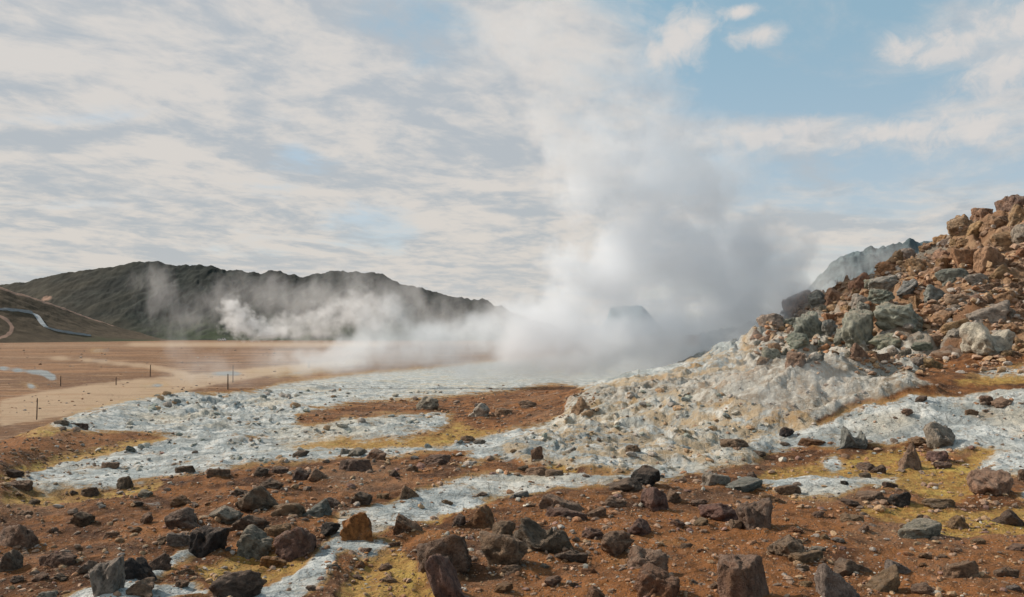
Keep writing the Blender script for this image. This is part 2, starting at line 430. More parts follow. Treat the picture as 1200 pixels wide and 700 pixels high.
    wcol = b.mix(b.m('MULTIPLY', b.ss(nX, 0.56, 0.7), 0.5), wcol, (0.2, 0.2, 0.19))
    col = b.mix(b.m('MULTIPLY', cr, b.m('SUBTRACT', 1.0, b.m('MULTIPLY', cm, b.ss(nM2, 0.42, 0.6)))), col, wcol)
    wet = b.ss(b.n('ShaderNodeAttribute', attribute_name='wet').outputs['Fac'], .25, .6)
    col = b.mix(wet, col, b.mix(b.ss(pst3, .4, .6), (0.12, 0.135, 0.14), (0.24, 0.265, 0.27)))
    hgt = b.m('ADD', b.m('MULTIPLY', nM, 0.5), b.m('ADD', b.m('MULTIPLY', nS, 0.35), b.m('MULTIPLY', nX, 0.12)))
    hgt = b.m('ADD', hgt, b.m('MULTIPLY', chip, 0.08))
    nb = b.bump(hgt, 1.0, 0.2)
    b.surf(col, b.m('SUBTRACT', b.m('SUBTRACT', 0.95, b.m('MULTIPLY', ym, 0.2)), b.m('MULTIPLY', wet, .45)), nb, 0.2)
    return m
ground = link('ground', gme, ground_material())
tag(ground, kind='structure')

# ------------------------------------------------------------------ rocks
def rock_material():
    m, b = newmat('rock')
    oi = b.n('ShaderNodeObjectInfo'); tc = b.n('ShaderNodeTexCoord').outputs['Object']
    off = b.v('ADD', b.v('MULTIPLY', tc, (1.0, 1.0, 1.0)), b.comb(b.m('MULTIPLY', oi.outputs['Random'], 37.0), b.m('MULTIPLY', oi.outputs['Random'], 91.0), 0.0))
    base = oi.outputs['Color']
    n1 = b.noise(off, 1.9, 6, 0.66); n2 = b.noise(off, 5.5, 6, 0.68); n3 = b.noise(off, 22.0, 4, 0.7)
    n4 = b.noise(b.v('ADD', off, (5.0, 9.0, 2.0)), 2.4, 5, 0.65)
    c = b.mix(b.ss(n2, 0.34, 0.66), b.mix(1.0, base, (0.5, 0.5, 0.5), 'MULTIPLY'), b.mix(1.0, base, (1.5, 1.45, 1.4), 'MULTIPLY'))
    c = b.mix(b.m('MULTIPLY', b.ss(n1, 0.52, 0.7), 0.65), c, b.mix(0.55, base, (0.30, 0.145, 0.06)))      # rusty stains
    c = b.mix(b.m('MULTIPLY', b.ss(n4, 0.56, 0.7), 0.6), c, b.mix(0.6, base, (0.36, 0.33, 0.29)))          # bleached patches
    c = b.mix(b.m('MULTIPLY', b.ss(n3, 0.56, 0.68), 0.45), c, b.mix(1.0, base, (0.4, 0.4, 0.4), 'MULTIPLY'))
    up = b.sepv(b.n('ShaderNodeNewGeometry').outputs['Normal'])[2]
    top_light = b.ss(b.m('ADD', up, b.m('MULTIPLY', b.m('SUBTRACT', n2, .5), 1.6)), .55, 1.05)  # pale dust tone on upward faces, painting in the light from above
    c = b.mix(b.m('MULTIPLY', top_light, .62), c, b.mix(.45, base, (.42, .30, .22)))
    h = b.m('ADD', b.m('MULTIPLY', n2, 0.6), b.m('MULTIPLY', n3, 0.3))
    b.surf(c, 0.92, b.bump(h, 1.0, 0.16), 0.25)
    return m
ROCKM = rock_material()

def ico(level):
    bm = bmesh.new(); bmesh.ops.create_icosphere(bm, subdivisions=level, radius=1.0)
    co = np.array([v.co[:] for v in bm.verts]); fc = np.array([[v.index for v in f.verts] for f in bm.faces]); bm.free()
    return co / np.linalg.norm(co, axis=1, keepdims=True), fc
ICO = {k: ico(k) for k in (1, 2, 3, 5, 6)}

def rock_shape(kind, seed, level=5):
    g = np.random.default_rng(seed)
    d, fc = ICO[level]
    def rnd(n, up=0.0):
        v = g.normal(size=(n, 3)); v[:, 2] += up; return v / np.linalg.norm(v, axis=1, keepdims=True)
    p = 18; rough = 0.085
    if kind == 'block':
        pl = np.array([[1, .1, .05], [-1, .15, 0], [.1, 1, .1], [0, -1, .12], [.12, -.1, 1.], [0, 0, -1]]) + g.normal(size=(6, 3)) * 0.14
        pl = np.concatenate([pl, rnd(6)]); a = np.concatenate([[.72, .72, .7, .7, .6, .7], g.uniform(.72, .95, 6)]); p = 20
    elif kind == 'slab':
        pl = np.array([[0, 0, 1], [.15, 0, 1.], [0, 0, -1]]) + g.normal(size=(3, 3)) * 0.08
        pl = np.concatenate([pl, rnd(9) * np.array([1, 1, .35])]); a = np.concatenate([[.5, .52, .6], g.uniform(.72, .98, 9)]); p = 16
    elif kind == 'peak':
        an = np.linspace(0, 2 * np.pi, 6)[:5] + g.uniform(-.4, .4, 5)
        pl = np.stack([np.cos(an), np.sin(an), np.full(5, .95)], 1); pl = np.concatenate([pl, [[0, 0, -1]], rnd(4)])
        a = np.concatenate([g.uniform(.5, .7, 5), [.5], g.uniform(.75, .95, 4)]); p = 14; rough = .08
    elif kind == 'dome':
        pl = rnd(16, .2); a = g.uniform(.75, .95, 16); p = 12; rough = 0.06
    elif kind == 'knobby':
        pl = rnd(10); a = g.uniform(.62, .95, 10); p = 14; rough = 0.15
    elif kind == 'wedge':
        pl = np.array([[.55, .1, .8], [-1, .1, .15], [.1, -1, .2], [0, 1, .2], [0, 0, -1]]) + g.normal(size=(5, 3)) * 0.1
        pl = np.concatenate([pl, rnd(5)]); a = np.concatenate([[.5, .62, .6, .62, .6], g.uniform(.72, .95, 5)]); p = 18
    elif kind == 'folded':
        pl = rnd(9, .1); a = g.uniform(.65, .95, 9); p = 14; rough = 0.10
    else:                                   # angular
        pl = rnd(13); a = g.uniform(.6, .95, 13); p = 18
    pl = pl / np.linalg.norm(pl, axis=1, keepdims=True)
    dot = np.maximum(d @ pl.T, 0) / a
    r = (dot ** p).sum(1) ** (-1.0 / p)
    r = np.minimum(r, 1.6)
    co = d * r[:, None]
    # second break-up: chipped corners, ledges, pits
    co = co * (1 + 0.10 * fbm3(co * 1.3 + seed, 2, seed))[:, None]
    n2 = fbm3(co * 3.2 + seed * 1.7, 5, seed + 9, 0.55)
    led = np.abs(np.mod(n2 * 3.0 + co[:, 2] * 2.1, 1.0) - 0.5)
    co = co * (1 + 0.13 * fbm3(co * 2.1 + seed * .3, 2, seed + 21))[:, None]
    cut = np.maximum(fbm3(co * 1.7 + seed * 2.3, 3, seed + 31) - .06, 0)
    co = co - d * (cut * .55)[:, None]
    amp = rough * (1.15 if kind != 'folded' else 0.9)
    co = co + d * (amp * n2 * 1.5 + 0.04 * led + 0.06 * np.abs(fbm3(co * 7.5 + 3, 3, seed + 5)))[:, None]
    if kind == 'folded':
        s = co[:, 0] * 0.8 + co[:, 2] * 1.3 + 0.5 * fbm3(co * 1.4, 3, seed + 2)
        co = co + d * (0.06 * np.sin(s * 9.0) + 0.02 * np.sin(s * 21.0))[:, None]
    if kind == 'saddle_': pass
    mn = co.min(0); mx = co.max(0)
    co = (co - (mn + mx) / 2) / (mx - mn)
    co[:, 2] += 0.5
    return co, fc

SHAPES = {}
def shape_mesh(kind, var=0):
    key = (kind, var)
    if key not in SHAPES:
        k = 'knobby' if kind == 'horned' else 'dome' if kind in ('saddle', 'leaning') else 'block' if kind == 'shelf' else kind
        co, fc = rock_shape(k, 100 + 13 * var + sum(map(ord, kind)) % 97)
        if kind == 'horned':                # two points on top, the ridge between them sunk
            w = sstep(.35, .8, co[:, 2])
            co[:, 2] += w * (0.55 * np.exp(-((co[:, 0] + .12) / .13) ** 2) + 0.34 * np.exp(-((co[:, 0] - .4) / .1) ** 2) - .3)
        if kind == 'saddle':
            w = sstep(.3, .8, co[:, 2])
            co[:, 2] -= w * 0.34 * np.exp(-((co[:, 0] - .05) / .2) ** 2)
        if kind == 'leaning':
            co[:, 0] += (co[:, 2] - .5) * 0.55; co[:, :2] *= (1.1 - .3 * co[:, 2])[:, None]
        if kind == 'shelf':                 # undercut block: broad flat top over a narrower foot
            co[:, :2] *= (0.62 + 0.38 * sstep(.35, .72, co[:, 2]))[:, None]
        mn = co.min(0); mx = co.max(0); co = (co - (mn + mx) / 2) / (mx - mn); co[:, 2] += .5
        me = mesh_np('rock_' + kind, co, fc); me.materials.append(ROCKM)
        SHAPES[key] = me
    return SHAPES[key]

TINT = {'black': (.055, .05, .047), 'dark': (.185, .137, .104), 'brown': (.30, .20, .138), 'rust': (.30, .16, .087), 'grey': (.31, .272, .235),
        'tan': (.33, .22, .13), 'pink': (.22, .135, .108), 'pale': (.40, .37, .31), 'greygreen': (.25, .265, .225), 'orange': (.36, .165, .055),
        'golden': (.33, .205, .115), 'bluegrey': (.2, .22, .205)}
ROCKS = []          # (object, px, py, w, h, tint, kind)
def rock(px, pyc, w, h, tint, kind, label=None, short=None, group='rocks scattered over the ground', cat=None, var=None, rot=None, pop=1.0):
    base = ground_hit(px, pyc + h / 2)
    if base is None:
        base = ground_hit(px, pyc + h / 2 + 6)
        if base is None: return None
    D = base.y
    W = w / F * D; H = h / F * D
    if group != 'boulders on the rocky hillside' and kind not in ('horned', 'peak', 'slab') and not label: H *= .84; W *= 1.08
    depth = W * (random.uniform(.75, .95) if w < 1.7 * h else random.uniform(.5, .7))
    c = Vector((base.x, base.y + depth * 0.38, 0)); c.x = (px - 600) / F * c.y
    z0 = min(float(ground_z(c.x + q * W * .35, c.y)) for q in (-1, 0, 1))
    z0 = min(z0, base.z + 0.1 * H) if hill_d(c.x, c.y) < 21 else z0
    v = random.randrange(3) if var is None else var
    kindname = cat or ('boulder' if max(W, H) > 0.55 else 'rock')
    o = bpy.data.objects.new(kindname, shape_mesh(kind, v))
    COL.objects.link(o)
    k = 1.42
    o.location = (c.x, c.y, z0 - (0.26 if group == 'boulders on the rocky hillside' else 0.42) * H)
    o.scale = (W * 1.06, depth, H * k * pop)
    rz = (random.uniform(-.35, .35) + (math.pi if random.random() < .5 else 0)) if rot is None else rot
    o.rotation_euler = (random.uniform(-.2, .2), random.uniform(-.2, .2), rz)
    t = TINT[tint]; j = random.uniform(.85, 1.18)
    o.color = (*(min(1, q * j * random.uniform(.95, 1.05)) for q in t), 1)
    tag(o, label, kindname, group)
    ROCKS.append(dict(o=o, px=px, py=pyc, w=w, h=h, tint=tint, kind=kind, short=short, W=W, H=H, D=D, label=label))
    return o
# ---- rocks one can name: (column, row, width, height in the photo, tint, form, short name, what singles it out)
LAND = [
 (515,645,70,52,'dark','block','the square flat-topped boulder','big square dark boulder with a flat pinkish top and black front face'),
 (581,648,58,42,'brown','shelf','the undercut shelf boulder','brown boulder with a broad flat shelf top overhanging a narrow foot'),
 (638,630,70,42,'dark','saddle','the broad saddle boulder','broad low dark boulder with a dip in its top, on rusty soil'),
 (527,680,52,62,'pink','leaning','the leaning reddish boulder','tall reddish boulder leaning to one side in front of the square one'),
 (756,558,38,24,'black','dome','the jet-black boulder','jet-black smooth boulder at the edge of the white crust'),
 (875,675,66,52,'brown','slab','the big tilted brown boulder','big tilted grey-brown boulder in front, dark band across its face'),
 (980,682,50,46,'grey','wedge','the tall grey wedge','tall grey wedge-shaped boulder with one sharp upright edge'),
 (890,605,42,36,'dark','block','the black-capped boulder','blocky boulder black on top and rusty at its foot'),
 (1076,622,62,18,'pale','slab','the long pale slab','long low pale slab lying alone on brown soil'),
 (1166,569,48,32,'brown','knobby','the lumpy brown boulder','lumpy brown boulder with an orange scar beside a white pool'),
 (1099,513,42,32,'grey','knobby','the pitted grey boulder','pitted grey boulder standing on white crust above yellow soil'),
 (1000,515,38,28,'bluegrey','horned','the two-horned rock','blue-grey rock with two pointed horns on tan clay'),
 (1063,536,36,32,'brown','peak','the brown pyramid rock','smooth brown pyramid-shaped rock on ochre soil'),
 (420,619,38,34,'orange','block','the orange-stained rock','squarish rock stained bright orange, standing on white crust'),
 (238,637,42,34,'black','block','the black slab-sided rock','black slab-sided rock standing behind a pale patch'),
 (295,642,42,32,'grey','block','the pale-topped grey block','grey block with a pale flat top in the dark boulder group'),
 (306,586,62,30,'dark','angular','the long dark outcrop','long dark jagged outcrop at the back of the boulder group'),
 (130,678,38,40,'grey','block','the grey cube boulder','upright grey cube-like boulder beside a black jagged one'),
 (165,668,40,30,'black','angular','the black jagged boulder','black jagged boulder touching the grey cube-like one'),
 (283,687,62,34,'dark','angular','the cut-off dark boulder','dark brown boulder at the picture edge on pale ground'),
 (350,640,44,34,'pink','dome','the mottled reddish boulder','rounded mottled reddish boulder beside the pale crust tongue'),
 (143,566,17,16,'dark','dome','the round dark knob','round dark knob of rock at the yellow rim of the crust'),
 (18,630,42,30,'brown','dome','the domed brown boulder','domed brown boulder on brown soil at the picture edge'),
 (417,546,42,16,'dark','slab','the flat dark ledge','flat dark ledge rock at the crust edge'),
 (503,473,24,16,'grey','dome','the lone grey dome rock','lone grey dome rock on the brown gravel island'),
 (560,481,24,19,'pale','angular','the pale cracked rock','pale cracked rock on orange soil below the crust'),
 (683,474,28,20,'tan','peak','the tan hump','tan humped rock where gravel meets pale clay'),
 (685-57,532,15,17,'brown','block','the small upright block','small upright block on the yellow-edged crust'),
 (1058,371,74,36,'greygreen','folded','the giant grey-green boulder','giant grey-green folded boulder low on the hillside'),
 (1148,402,54,36,'pale','saddle','the dipped pale boulder','pale boulder with a dip in its top at the hill foot'),
 (1130,249,20,16,'dark','dome','the dark crest knob','dark round knob of rock standing on the skyline of the hill'),
 (1186,241,30,18,'dark','slab','the summit slab','flat dark slab lying on the highest part of the hill'),
 (1010,328,26,22,'brown','block','the brown crest block','brown squared block on the lower skyline of the hill'),
 (1090,274,18,13,'bluegrey','dome','the blue-grey crest rock','blue-grey rock on the hill skyline beside the far ridge'),
 (1133,303,30,22,'golden','block','the golden block','golden-brown block with a dark shaded side on the hillside'),
 (1160,305,40,24,'tan','slab','the long tan boulder','long tan boulder with a smooth back beside the golden block'),
 (953,381,38,38,'bluegrey','folded','the blue-grey folded boulder','blue-grey folded boulder at the low end of the hill'),
 (1128,671,44,18,'tan','slab','the flat speckled stone','flat speckled tan stone alone on ochre-brown soil'),
 (765,588,36,28,'pink','dome','the pinkish rounded block','pinkish rounded block in front of the jet-black boulder'),
 (740,525,17,13,'brown','dome','the lone oval stone','lone oval brown stone on pale clay'),
 (770,684,56,38,'rust','block','the rusty squared block','rusty squared block at the bottom of the slope'),
 (760,652,50,34,'brown','dome','the domed grey-brown boulder','domed grey-brown boulder behind the rusty squared block'),
 (1000,393,40,44,'greygreen','folded','the pale folded mass','upright pale grey-green folded rock mass beside the giant boulder'),
 (1176,606,42,20,'dark','angular','the low dark ridge rock','low dark ridge-shaped rock beside ochre soil'),
 (917,644,40,26,'brown','knobby','the knobby brown rock','knobby brown rock behind a thin flat stone'),
 (660,588,52,22,'brown','wedge','the ramp-shaped boulder','brown ramp-shaped boulder with a pointed end by the white tongue'),
 (560,608,36,26,'rust','angular','the cracked rusty rock','cracked rusty rock with a dark cap on yellowish soil'),
 (478,613,34,22,'tan','wedge','the tan wedge','tan wedge of rock where yellow soil meets white crust'),
 (1055,588,27,16,'black','dome','the small black hump','small black hump of rock on ochre mud'),
 (838,560,36,18,'pale','slab','the pale low rock','pale low rock at the brown edge of the clay'),
]
OTHER = [ # column, row, width, height, tint, form
 (22,568,28,12,'brown','slab'),(218,550,22,9,'dark','slab'),(256,553,26,11,'brown','slab'),(307,553,14,11,'dark','dome'),(352,555,19,19,'dark','block'),
 (376,553,27,19,'brown','angular'),(318,567,24,14,'dark','dome'),(290,575,24,14,'dark','wedge'),(340,594,36,24,'brown','block'),(368,597,40,22,'bluegrey','wedge'),
 (392,589,17,14,'dark','wedge'),(257,602,42,25,'grey','angular'),(217,609,38,28,'dark','angular'),(287,614,46,26,'dark','angular'),(212,633,32,18,'grey','slab'),
 (325,622,30,17,'tan','slab'),(385,624,22,17,'black','angular'),(320,660,30,12,'orange','slab'),(92,609,28,20,'brown','angular'),(173,606,15,15,'brown','dome'),
 (160,591,12,8,'dark','angular'),(105,579,20,9,'dark','slab'),(10,657,28,30,'dark','angular'),(48,675,18,11,'brown','dome'),(100,665,26,16,'brown','angular'),
 (65,659,40,15,'brown','slab'),(185,657,24,24,'dark','knobby'),(173,690,34,22,'brown','angular'),(218,670,16,9,'brown','dome'),(127,545,20,10,'brown','slab'),
 (152,526,12,9,'bluegrey','dome'),(93,498,20,10,'dark','slab'),(73,495,18,9,'dark','angular'),(354,533,18,8,'dark','dome'),(12,555,24,13,'dark','angular'),
 (215,587,26,16,'rust','angular'),(193,634,16,12,'brown','dome'),(55,697,20,14,'pale','angular'),(86,579,10,7,'dark','dome'),(329,552,22,7,'dark','slab'),
 (563,475,14,8,'grey','dome'),(590,483,22,10,'brown','slab'),(617,474,20,10,'brown','angular'),(405,528,11,10,'grey','dome'),(418,529,20,12,'grey','dome'),
 (441,532,22,15,'brown','block'),(463,555,15,10,'dark','angular'),(484,548,13,10,'brown','dome'),(513,536,30,17,'dark','angular'),(550,513,17,10,'brown','dome'),
 (563,517,14,8,'grey','angular'),(480,577,26,17,'brown','wedge'),(421,583,27,20,'dark','angular'),(630,550,26,16,'brown','dome'),(613,549,13,7,'dark','slab'),
 (650,554,22,8,'brown','slab'),(668,526,15,10,'grey','angular'),(538,610,15,19,'dark','dome'),(593,620,26,22,'brown','dome'),(608,579,24,12,'bluegrey','wedge'),
 (728,568,46,16,'dark','angular'),(720,588,24,14,'brown','dome'),(723,636,38,34,'brown','angular'),(698,625,26,17,'pink','dome'),(664,603,52,13,'pink','slab'),
 (786,580,26,18,'brown','angular'),(670,652,38,14,'dark','slab'),(747,617,32,20,'pink','angular'),(700,603,24,10,'brown','slab'),(790,613,20,12,'brown','angular'),
 (1077,519,26,14,'tan','angular'),(1097,535,23,18,'pink','dome'),(1106,546,19,11,'pink','knobby'),(1013,547,20,13,'dark','angular'),(1030,550,17,9,'dark','slab'),
 (1014,556,12,8,'dark','dome'),(1196,557,16,18,'brown','dome'),(1020,583,36,10,'brown','slab'),(997,590,21,8,'dark','dome'),(1100,592,36,14,'brown','dome'),
 (1043,568,18,7,'dark','slab'),(990,566,9,6,'black','dome'),(923,575,29,13,'tan','dome'),(907,582,25,16,'tan','wedge'),(869,570,54,12,'bluegrey','slab'),
 (845,600,42,26,'pink','dome'),(863,614,14,13,'brown','dome'),(822,611,17,11,'brown','dome'),(947,653,44,14,'tan','slab'),(850,659,18,15,'brown','dome'),
 (1000,662,50,22,'brown','angular'),(1032,677,34,38,'tan','wedge'),(1054,663,28,18,'grey','wedge'),(1121,612,20,18,'tan','knobby'),(998,605,27,13,'tan','dome'),
 (957,642,20,8,'pale','dome'),(882,557,13,9,'dark','angular'),(920,506,14,13,'black','dome'),(950,519,30,9,'rust','slab'),(862,517,34,16,'brown','dome'),
 (887,530,18,9,'dark','angular'),(1153,472,16,12,'brown','dome'),(1177,471,30,13,'brown','angular'),(1080,470,13,9,'dark','dome'),(1063,485,14,9,'brown','angular'),
 (1138,484,14,7,'brown','slab'),(940,665,16,8,'brown','dome'),(946,686,14,8,'tan','dome'),(820,590,20,9,'brown','angular'),(805,640,14,8,'brown','dome'),
 (455,665,18,9,'brown','angular'),(600,668,24,14,'brown','angular'),(690,668,18,10,'rust','dome'),(650,684,20,12,'brown','angular'),(840,686,18,12,'brown','knobby'),
 (1085,690,30,16,'brown','angular'),(1180,670,26,13,'brown','slab'),(1190,640,22,10,'brown','dome'),(1145,636,16,7,'tan','slab'),(960,604,15,8,'brown','dome'),
 (700,694,26,16,'rust','angular'),(590,690,22,14,'rust','dome'),(30,602,16,9,'brown','dome'),(130,628,18,9,'brown','slab'),(60,622,13,8,'brown','angular'),
]
HILLR = [
 (1050,397,66,22,'greygreen','folded'),(1040,337,46,18,'greygreen','angular'),(1064,340,28,18,'bluegrey','folded'),(1098,347,36,18,'bluegrey','wedge'),(992,328,14,14,'brown','peak'),
 (962,352,26,20,'bluegrey','angular'),(977,350,24,20,'brown','block'),(978,368,18,18,'rust','block'),(973,386,18,18,'greygreen','angular'),(903,369,30,20,'grey','dome'),
 (938,354,34,22,'tan','slab'),(1030,356,28,18,'greygreen','folded'),(1157,374,44,24,'grey','wedge'),(1122,378,34,18,'golden','dome'),(1153,247,22,15,'brown','block'),
 (1127,268,32,20,'brown','angular'),(1107,268,24,16,'brown','angular'),(1193,255,24,26,'tan','block'),(1182,281,36,20,'tan','angular'),(1148,274,30,20,'golden','angular'),
 (1108,293,26,16,'brown','block'),(1086,308,32,20,'tan','wedge'),(1066,292,22,16,'grey','angular'),(1070,312,26,18,'golden','angular'),(1048,305,22,16,'brown','angular'),
 (1040,318,24,14,'rust','angular'),(1022,342,22,16,'greygreen','dome'),(1115,325,34,18,'greygreen','dome'),(1145,330,28,14,'grey','dome'),(1180,318,36,18,'tan','angular'),
 (1180,352,24,14,'tan','dome'),(1120,398,16,10,'pale','dome'),(1188,388,18,12,'tan','dome'),(1105,283,22,12,'golden','slab'),(1165,262,24,16,'tan','block'),
 (940,372,18,14,'grey','dome'),(925,378,20,14,'bluegrey','dome'),(1015,372,24,20,'greygreen','folded'),(985,398,22,20,'greygreen','folded'),(1090,425,30,14,'tan','folded'),
 (1080,410,26,12,'greygreen','folded'),(1180,415,16,8,'tan','dome'),(1172,255,16,13,'brown','dome'),(1120,255,16,11,'grey','angular'),(1078,282,18,14,'brown','block'),
]
for px, py, w, h, t, k, short, lab in LAND:
    hill = (py < 440 and px > 880)
    rock(px, py, w, h, t, k, lab, short, 'boulders on the rocky hillside' if hill else 'rocks scattered over the ground', cat='boulder' if next((x for x in lab.replace('-', ' ').split() if x in ('boulder', 'rock', 'block', 'slab', 'stone', 'knob', 'hump')), '') == 'boulder' else 'rock')
for px, py, w, h, t, k in OTHER: rock(px, py, w, h, t, k)
for px, py, w, h, t, k in HILLR: rock(px, py, w * 1.02, h * 1.02, t, k, group='boulders on the rocky hillside')

# ---- more boulders in the jumble of the hillside
def crest_row(px):
    return float(np.interp(px, [880, 900, 950, 985, 1010, 1050, 1085, 1110, 1130, 1160, 1200], [392, 372, 348, 328, 320, 302, 280, 266, 250, 244, 238]))
def too_close(px, py, w, k=0.5):
    return any(abs(px - q['px']) < k * (w + q['w']) * .5 + 1 and abs(py - q['py']) < k * (w * .7 + q['h']) * .5 + 1 for q in ROCKS)
n = 0
for _ in range(6000):
    if n >= 84: break
    px = random.uniform(890, 1206); lo = crest_row(px) + 2; hi = 425 if px < 1090 else 405
    py = lo + (hi - lo) * random.random() ** 1.25
    w = random.choice([11, 13, 15, 18, 22, 27]) * random.uniform(.9, 1.15)
    if too_close(px, py, w, .62): continue
    up = (py - lo) < 75 and px > 1040
    t = random.choice(['tan', 'golden', 'brown', 'rust', 'tan', 'brown', 'golden', 'grey'] if up else ['tan', 'brown', 'grey', 'greygreen', 'greygreen', 'tan', 'grey', 'greygreen'] if px < 1080 else ['tan', 'brown', 'brown', 'grey', 'tan', 'brown'])
    k = random.choice(['angular', 'block', 'wedge', 'slab', 'angular', 'dome'])
    if rock(px, py, w, w * random.uniform(.5, .8), t, k, group='boulders on the rocky hillside'): n += 1
n = 0
for _ in range(4000):                      # smaller rocks between the named ones in front
    if n >= 34: break
    px = random.uniform(0, 1200); py = random.uniform(575, 690)
    w = random.uniform(9, 17)
    p = ground_hit(px, py)
    if too_close(px, py, w, 1.15): continue
    s = float(lookup(RC, np.array([px]), np.array([py]))[0]) if False else 0
    if rock(px, py, w, w * random.uniform(.45, .75), random.choice(['brown', 'brown', 'dark', 'rust', 'tan', 'grey']), random.choice(['angular', 'dome', 'knobby', 'block'])): n += 1

# ---- a label for every other rock: its look, then what it lies beside
MASKS = {k: raster(v, 1) for k, v in dict(crust=CRUST, yellow=YELLOW, clay=CLAY).items()}
def surface_at(q):
    p = (np.array([q['px']]), np.array([q['py'] + q['h'] / 2]))
    if q['o']['group'] == 'boulders on the rocky hillside': return 'on the hillside'
    for k, s in (('crust', 'on white crust'), ('yellow', 'on ochre soil'), ('clay', 'on tan clay')):
        if lookup(MASKS[k], *p)[0] > .5: return s
    return 'on brown soil'
TW = dict(black='black', dark='dark', brown='brown', rust='rust-red', grey='grey', tan='tan', pink='pinkish', pale='pale', greygreen='grey-green', orange='orange', golden='golden', bluegrey='blue-grey')
FW = dict(block='blocky', shelf='blocky', slab='flat', peak='pointed', dome='rounded', knobby='knobby', wedge='wedge-shaped', angular='angular', folded='folded', saddle='dipped', horned='horned', leaning='leaning')
marks = [q for q in ROCKS if q['short']]
used = {q['label'] for q in ROCKS if q['label']}
for q in ROCKS:
    if q['label']:
        if q['o']['category'] == 'rock': pass
        continue
    noun = q['o']['category']
    size = 'small' if q['W'] < .28 else 'big' if q['W'] > 1.0 else ''
    head = ' '.join(x for x in (size, FW[q['kind']], TW[q['tint']], noun) if x)
    near = sorted(marks, key=lambda m: math.hypot(q['px'] - m['px'], 1.6 * (q['py'] - m['py'])))[:7]
    cand = []
    for m in near:
        dx, dy = q['px'] - m['px'], q['py'] - m['py']
        far = math.hypot(dx, dy) > .9 * (m['w'] + q['w'])
        if abs(dy) * 1.8 > abs(dx): rel = ('in front of' if dy > 0 else 'behind') if q['o']['group'] != 'boulders on the rocky hillside' else ('below' if dy > 0 else 'above')
        else: rel = 'right of' if dx > 0 else 'left of'
        cand.append(f"{head} {surface_at(q)}, {'some way' if far else 'just'} {rel} {m['short']}")
        cand += [f"{head} between {m['short']} and {m2['short']}" for m2 in near if m2 is not m and (m2['px'] - q['px']) * (m['px'] - q['px']) < 0]
    cand.sort(key=lambda s: 0 if ' between ' in s and False else 1)
    lab = next((s for s in cand if s not in used and len(s.split()) <= 16), None)
    if lab is None: lab = cand[0]
    used.add(lab); q['o']['label'] = lab; q['label'] = lab

# ---- soil banked up round the feet of the rocks
for q in ROCKS:
    c = q['o'].location; r = math.hypot(c.x, c.y); a = math.atan2(c.x, c.y); ext = 1.3 * max(q['W'], .25)
    i0, i1 = np.searchsorted(RAD, [r - ext, r + ext]); ia0 = int((a - ext / r - ang_front[0]) / R(.085)); ia1 = int((a + ext / r - ang_front[0]) / R(.085)) + 2
    ia0 = max(0, ia0); ia1 = min(NF, ia1)
    if ia1 <= ia0: continue
    sl = (slice(i0, i1), slice(ia0, ia1))
    dd = np.hypot(GXX[sl] - c.x, GYY[sl] - c.y) / (.62 * q['W'])
    ZG[sl] += .10 * q['H'] * np.exp(-dd ** 2) * (.6 + .8 * vnoise(GXX[sl] * 6, GYY[sl] * 6, 3))
verts[:, 2] = ZG.ravel(); gme.vertices.foreach_set('co', verts.astype(np.float32).ravel()); gme.update()

# ---- loose stones too many to count: one mesh
def stones(name, pts, sizes, cols, level=2, label=None):
    d, fc = ICO[level]; nv = len(d)
    var = []
    for s in range(10):
        g = np.random.default_rng(500 + s)
        pl = g.normal(size=(11, 3)); pl /= np.linalg.norm(pl, axis=1, keepdims=True); a = g.uniform(.55, .95, 11)
        r = (((np.maximum(d @ pl.T, 0) / a) ** 16).sum(1)) ** (-1 / 16.)
        var.append(d * np.minimum(r, 1.3)[:, None] * (1 + .12 * fbm3(d * 2.2 + s, 2, s))[:, None])
    N = len(pts); co = np.empty((N, nv, 3)); cc = np.ones((N, nv, 4))
    g = np.random.default_rng(77)
    for i in range(N):
        a = g.uniform(0, 6.28); c, s = math.cos(a), math.sin(a)
        v = var[i % 10] * (sizes[i] * np.array([1, g.uniform(.6, 1), g.uniform(.4, .75)]))
        t = g.uniform(-.35, .35)
        v = v @ np.array([[1, 0, 0], [0, math.cos(t), -math.sin(t)], [0, math.sin(t), math.cos(t)]])
        co[i, :, 0] = v[:, 0] * c - v[:, 1] * s + pts[i][0]; co[i, :, 1] = v[:, 0] * s + v[:, 1] * c + pts[i][1]; co[i, :, 2] = v[:, 2] + pts[i][2]
        cc[i, :, :3] = cols[i]
    f = (fc[None] + (np.arange(N) * nv)[:, None, None]).reshape(-1, 3)
    me = mesh_np(name, co.reshape(-1, 3), f, smooth=False if level < 3 else True)
    attr(me, 'tint', cc.reshape(-1, 4))
    m, b = newmat(name)
    tc = b.n('ShaderNodeTexCoord').outputs['Object']
    c0 = b.n('ShaderNodeAttribute', attribute_name='tint').outputs['Color']
    nn = b.noise(tc, 30.0, 4, .65)
    b.surf(b.mix(b.ss(nn, .3, .7), b.mix(1.0, c0, (.6, .6, .6), 'MULTIPLY'), b.mix(1.0, c0, (1.3, 1.3, 1.3), 'MULTIPLY')), .92, b.bump(nn, .6, .02), .25)
    return tag(link(name, me, m), label, kind='stuff')

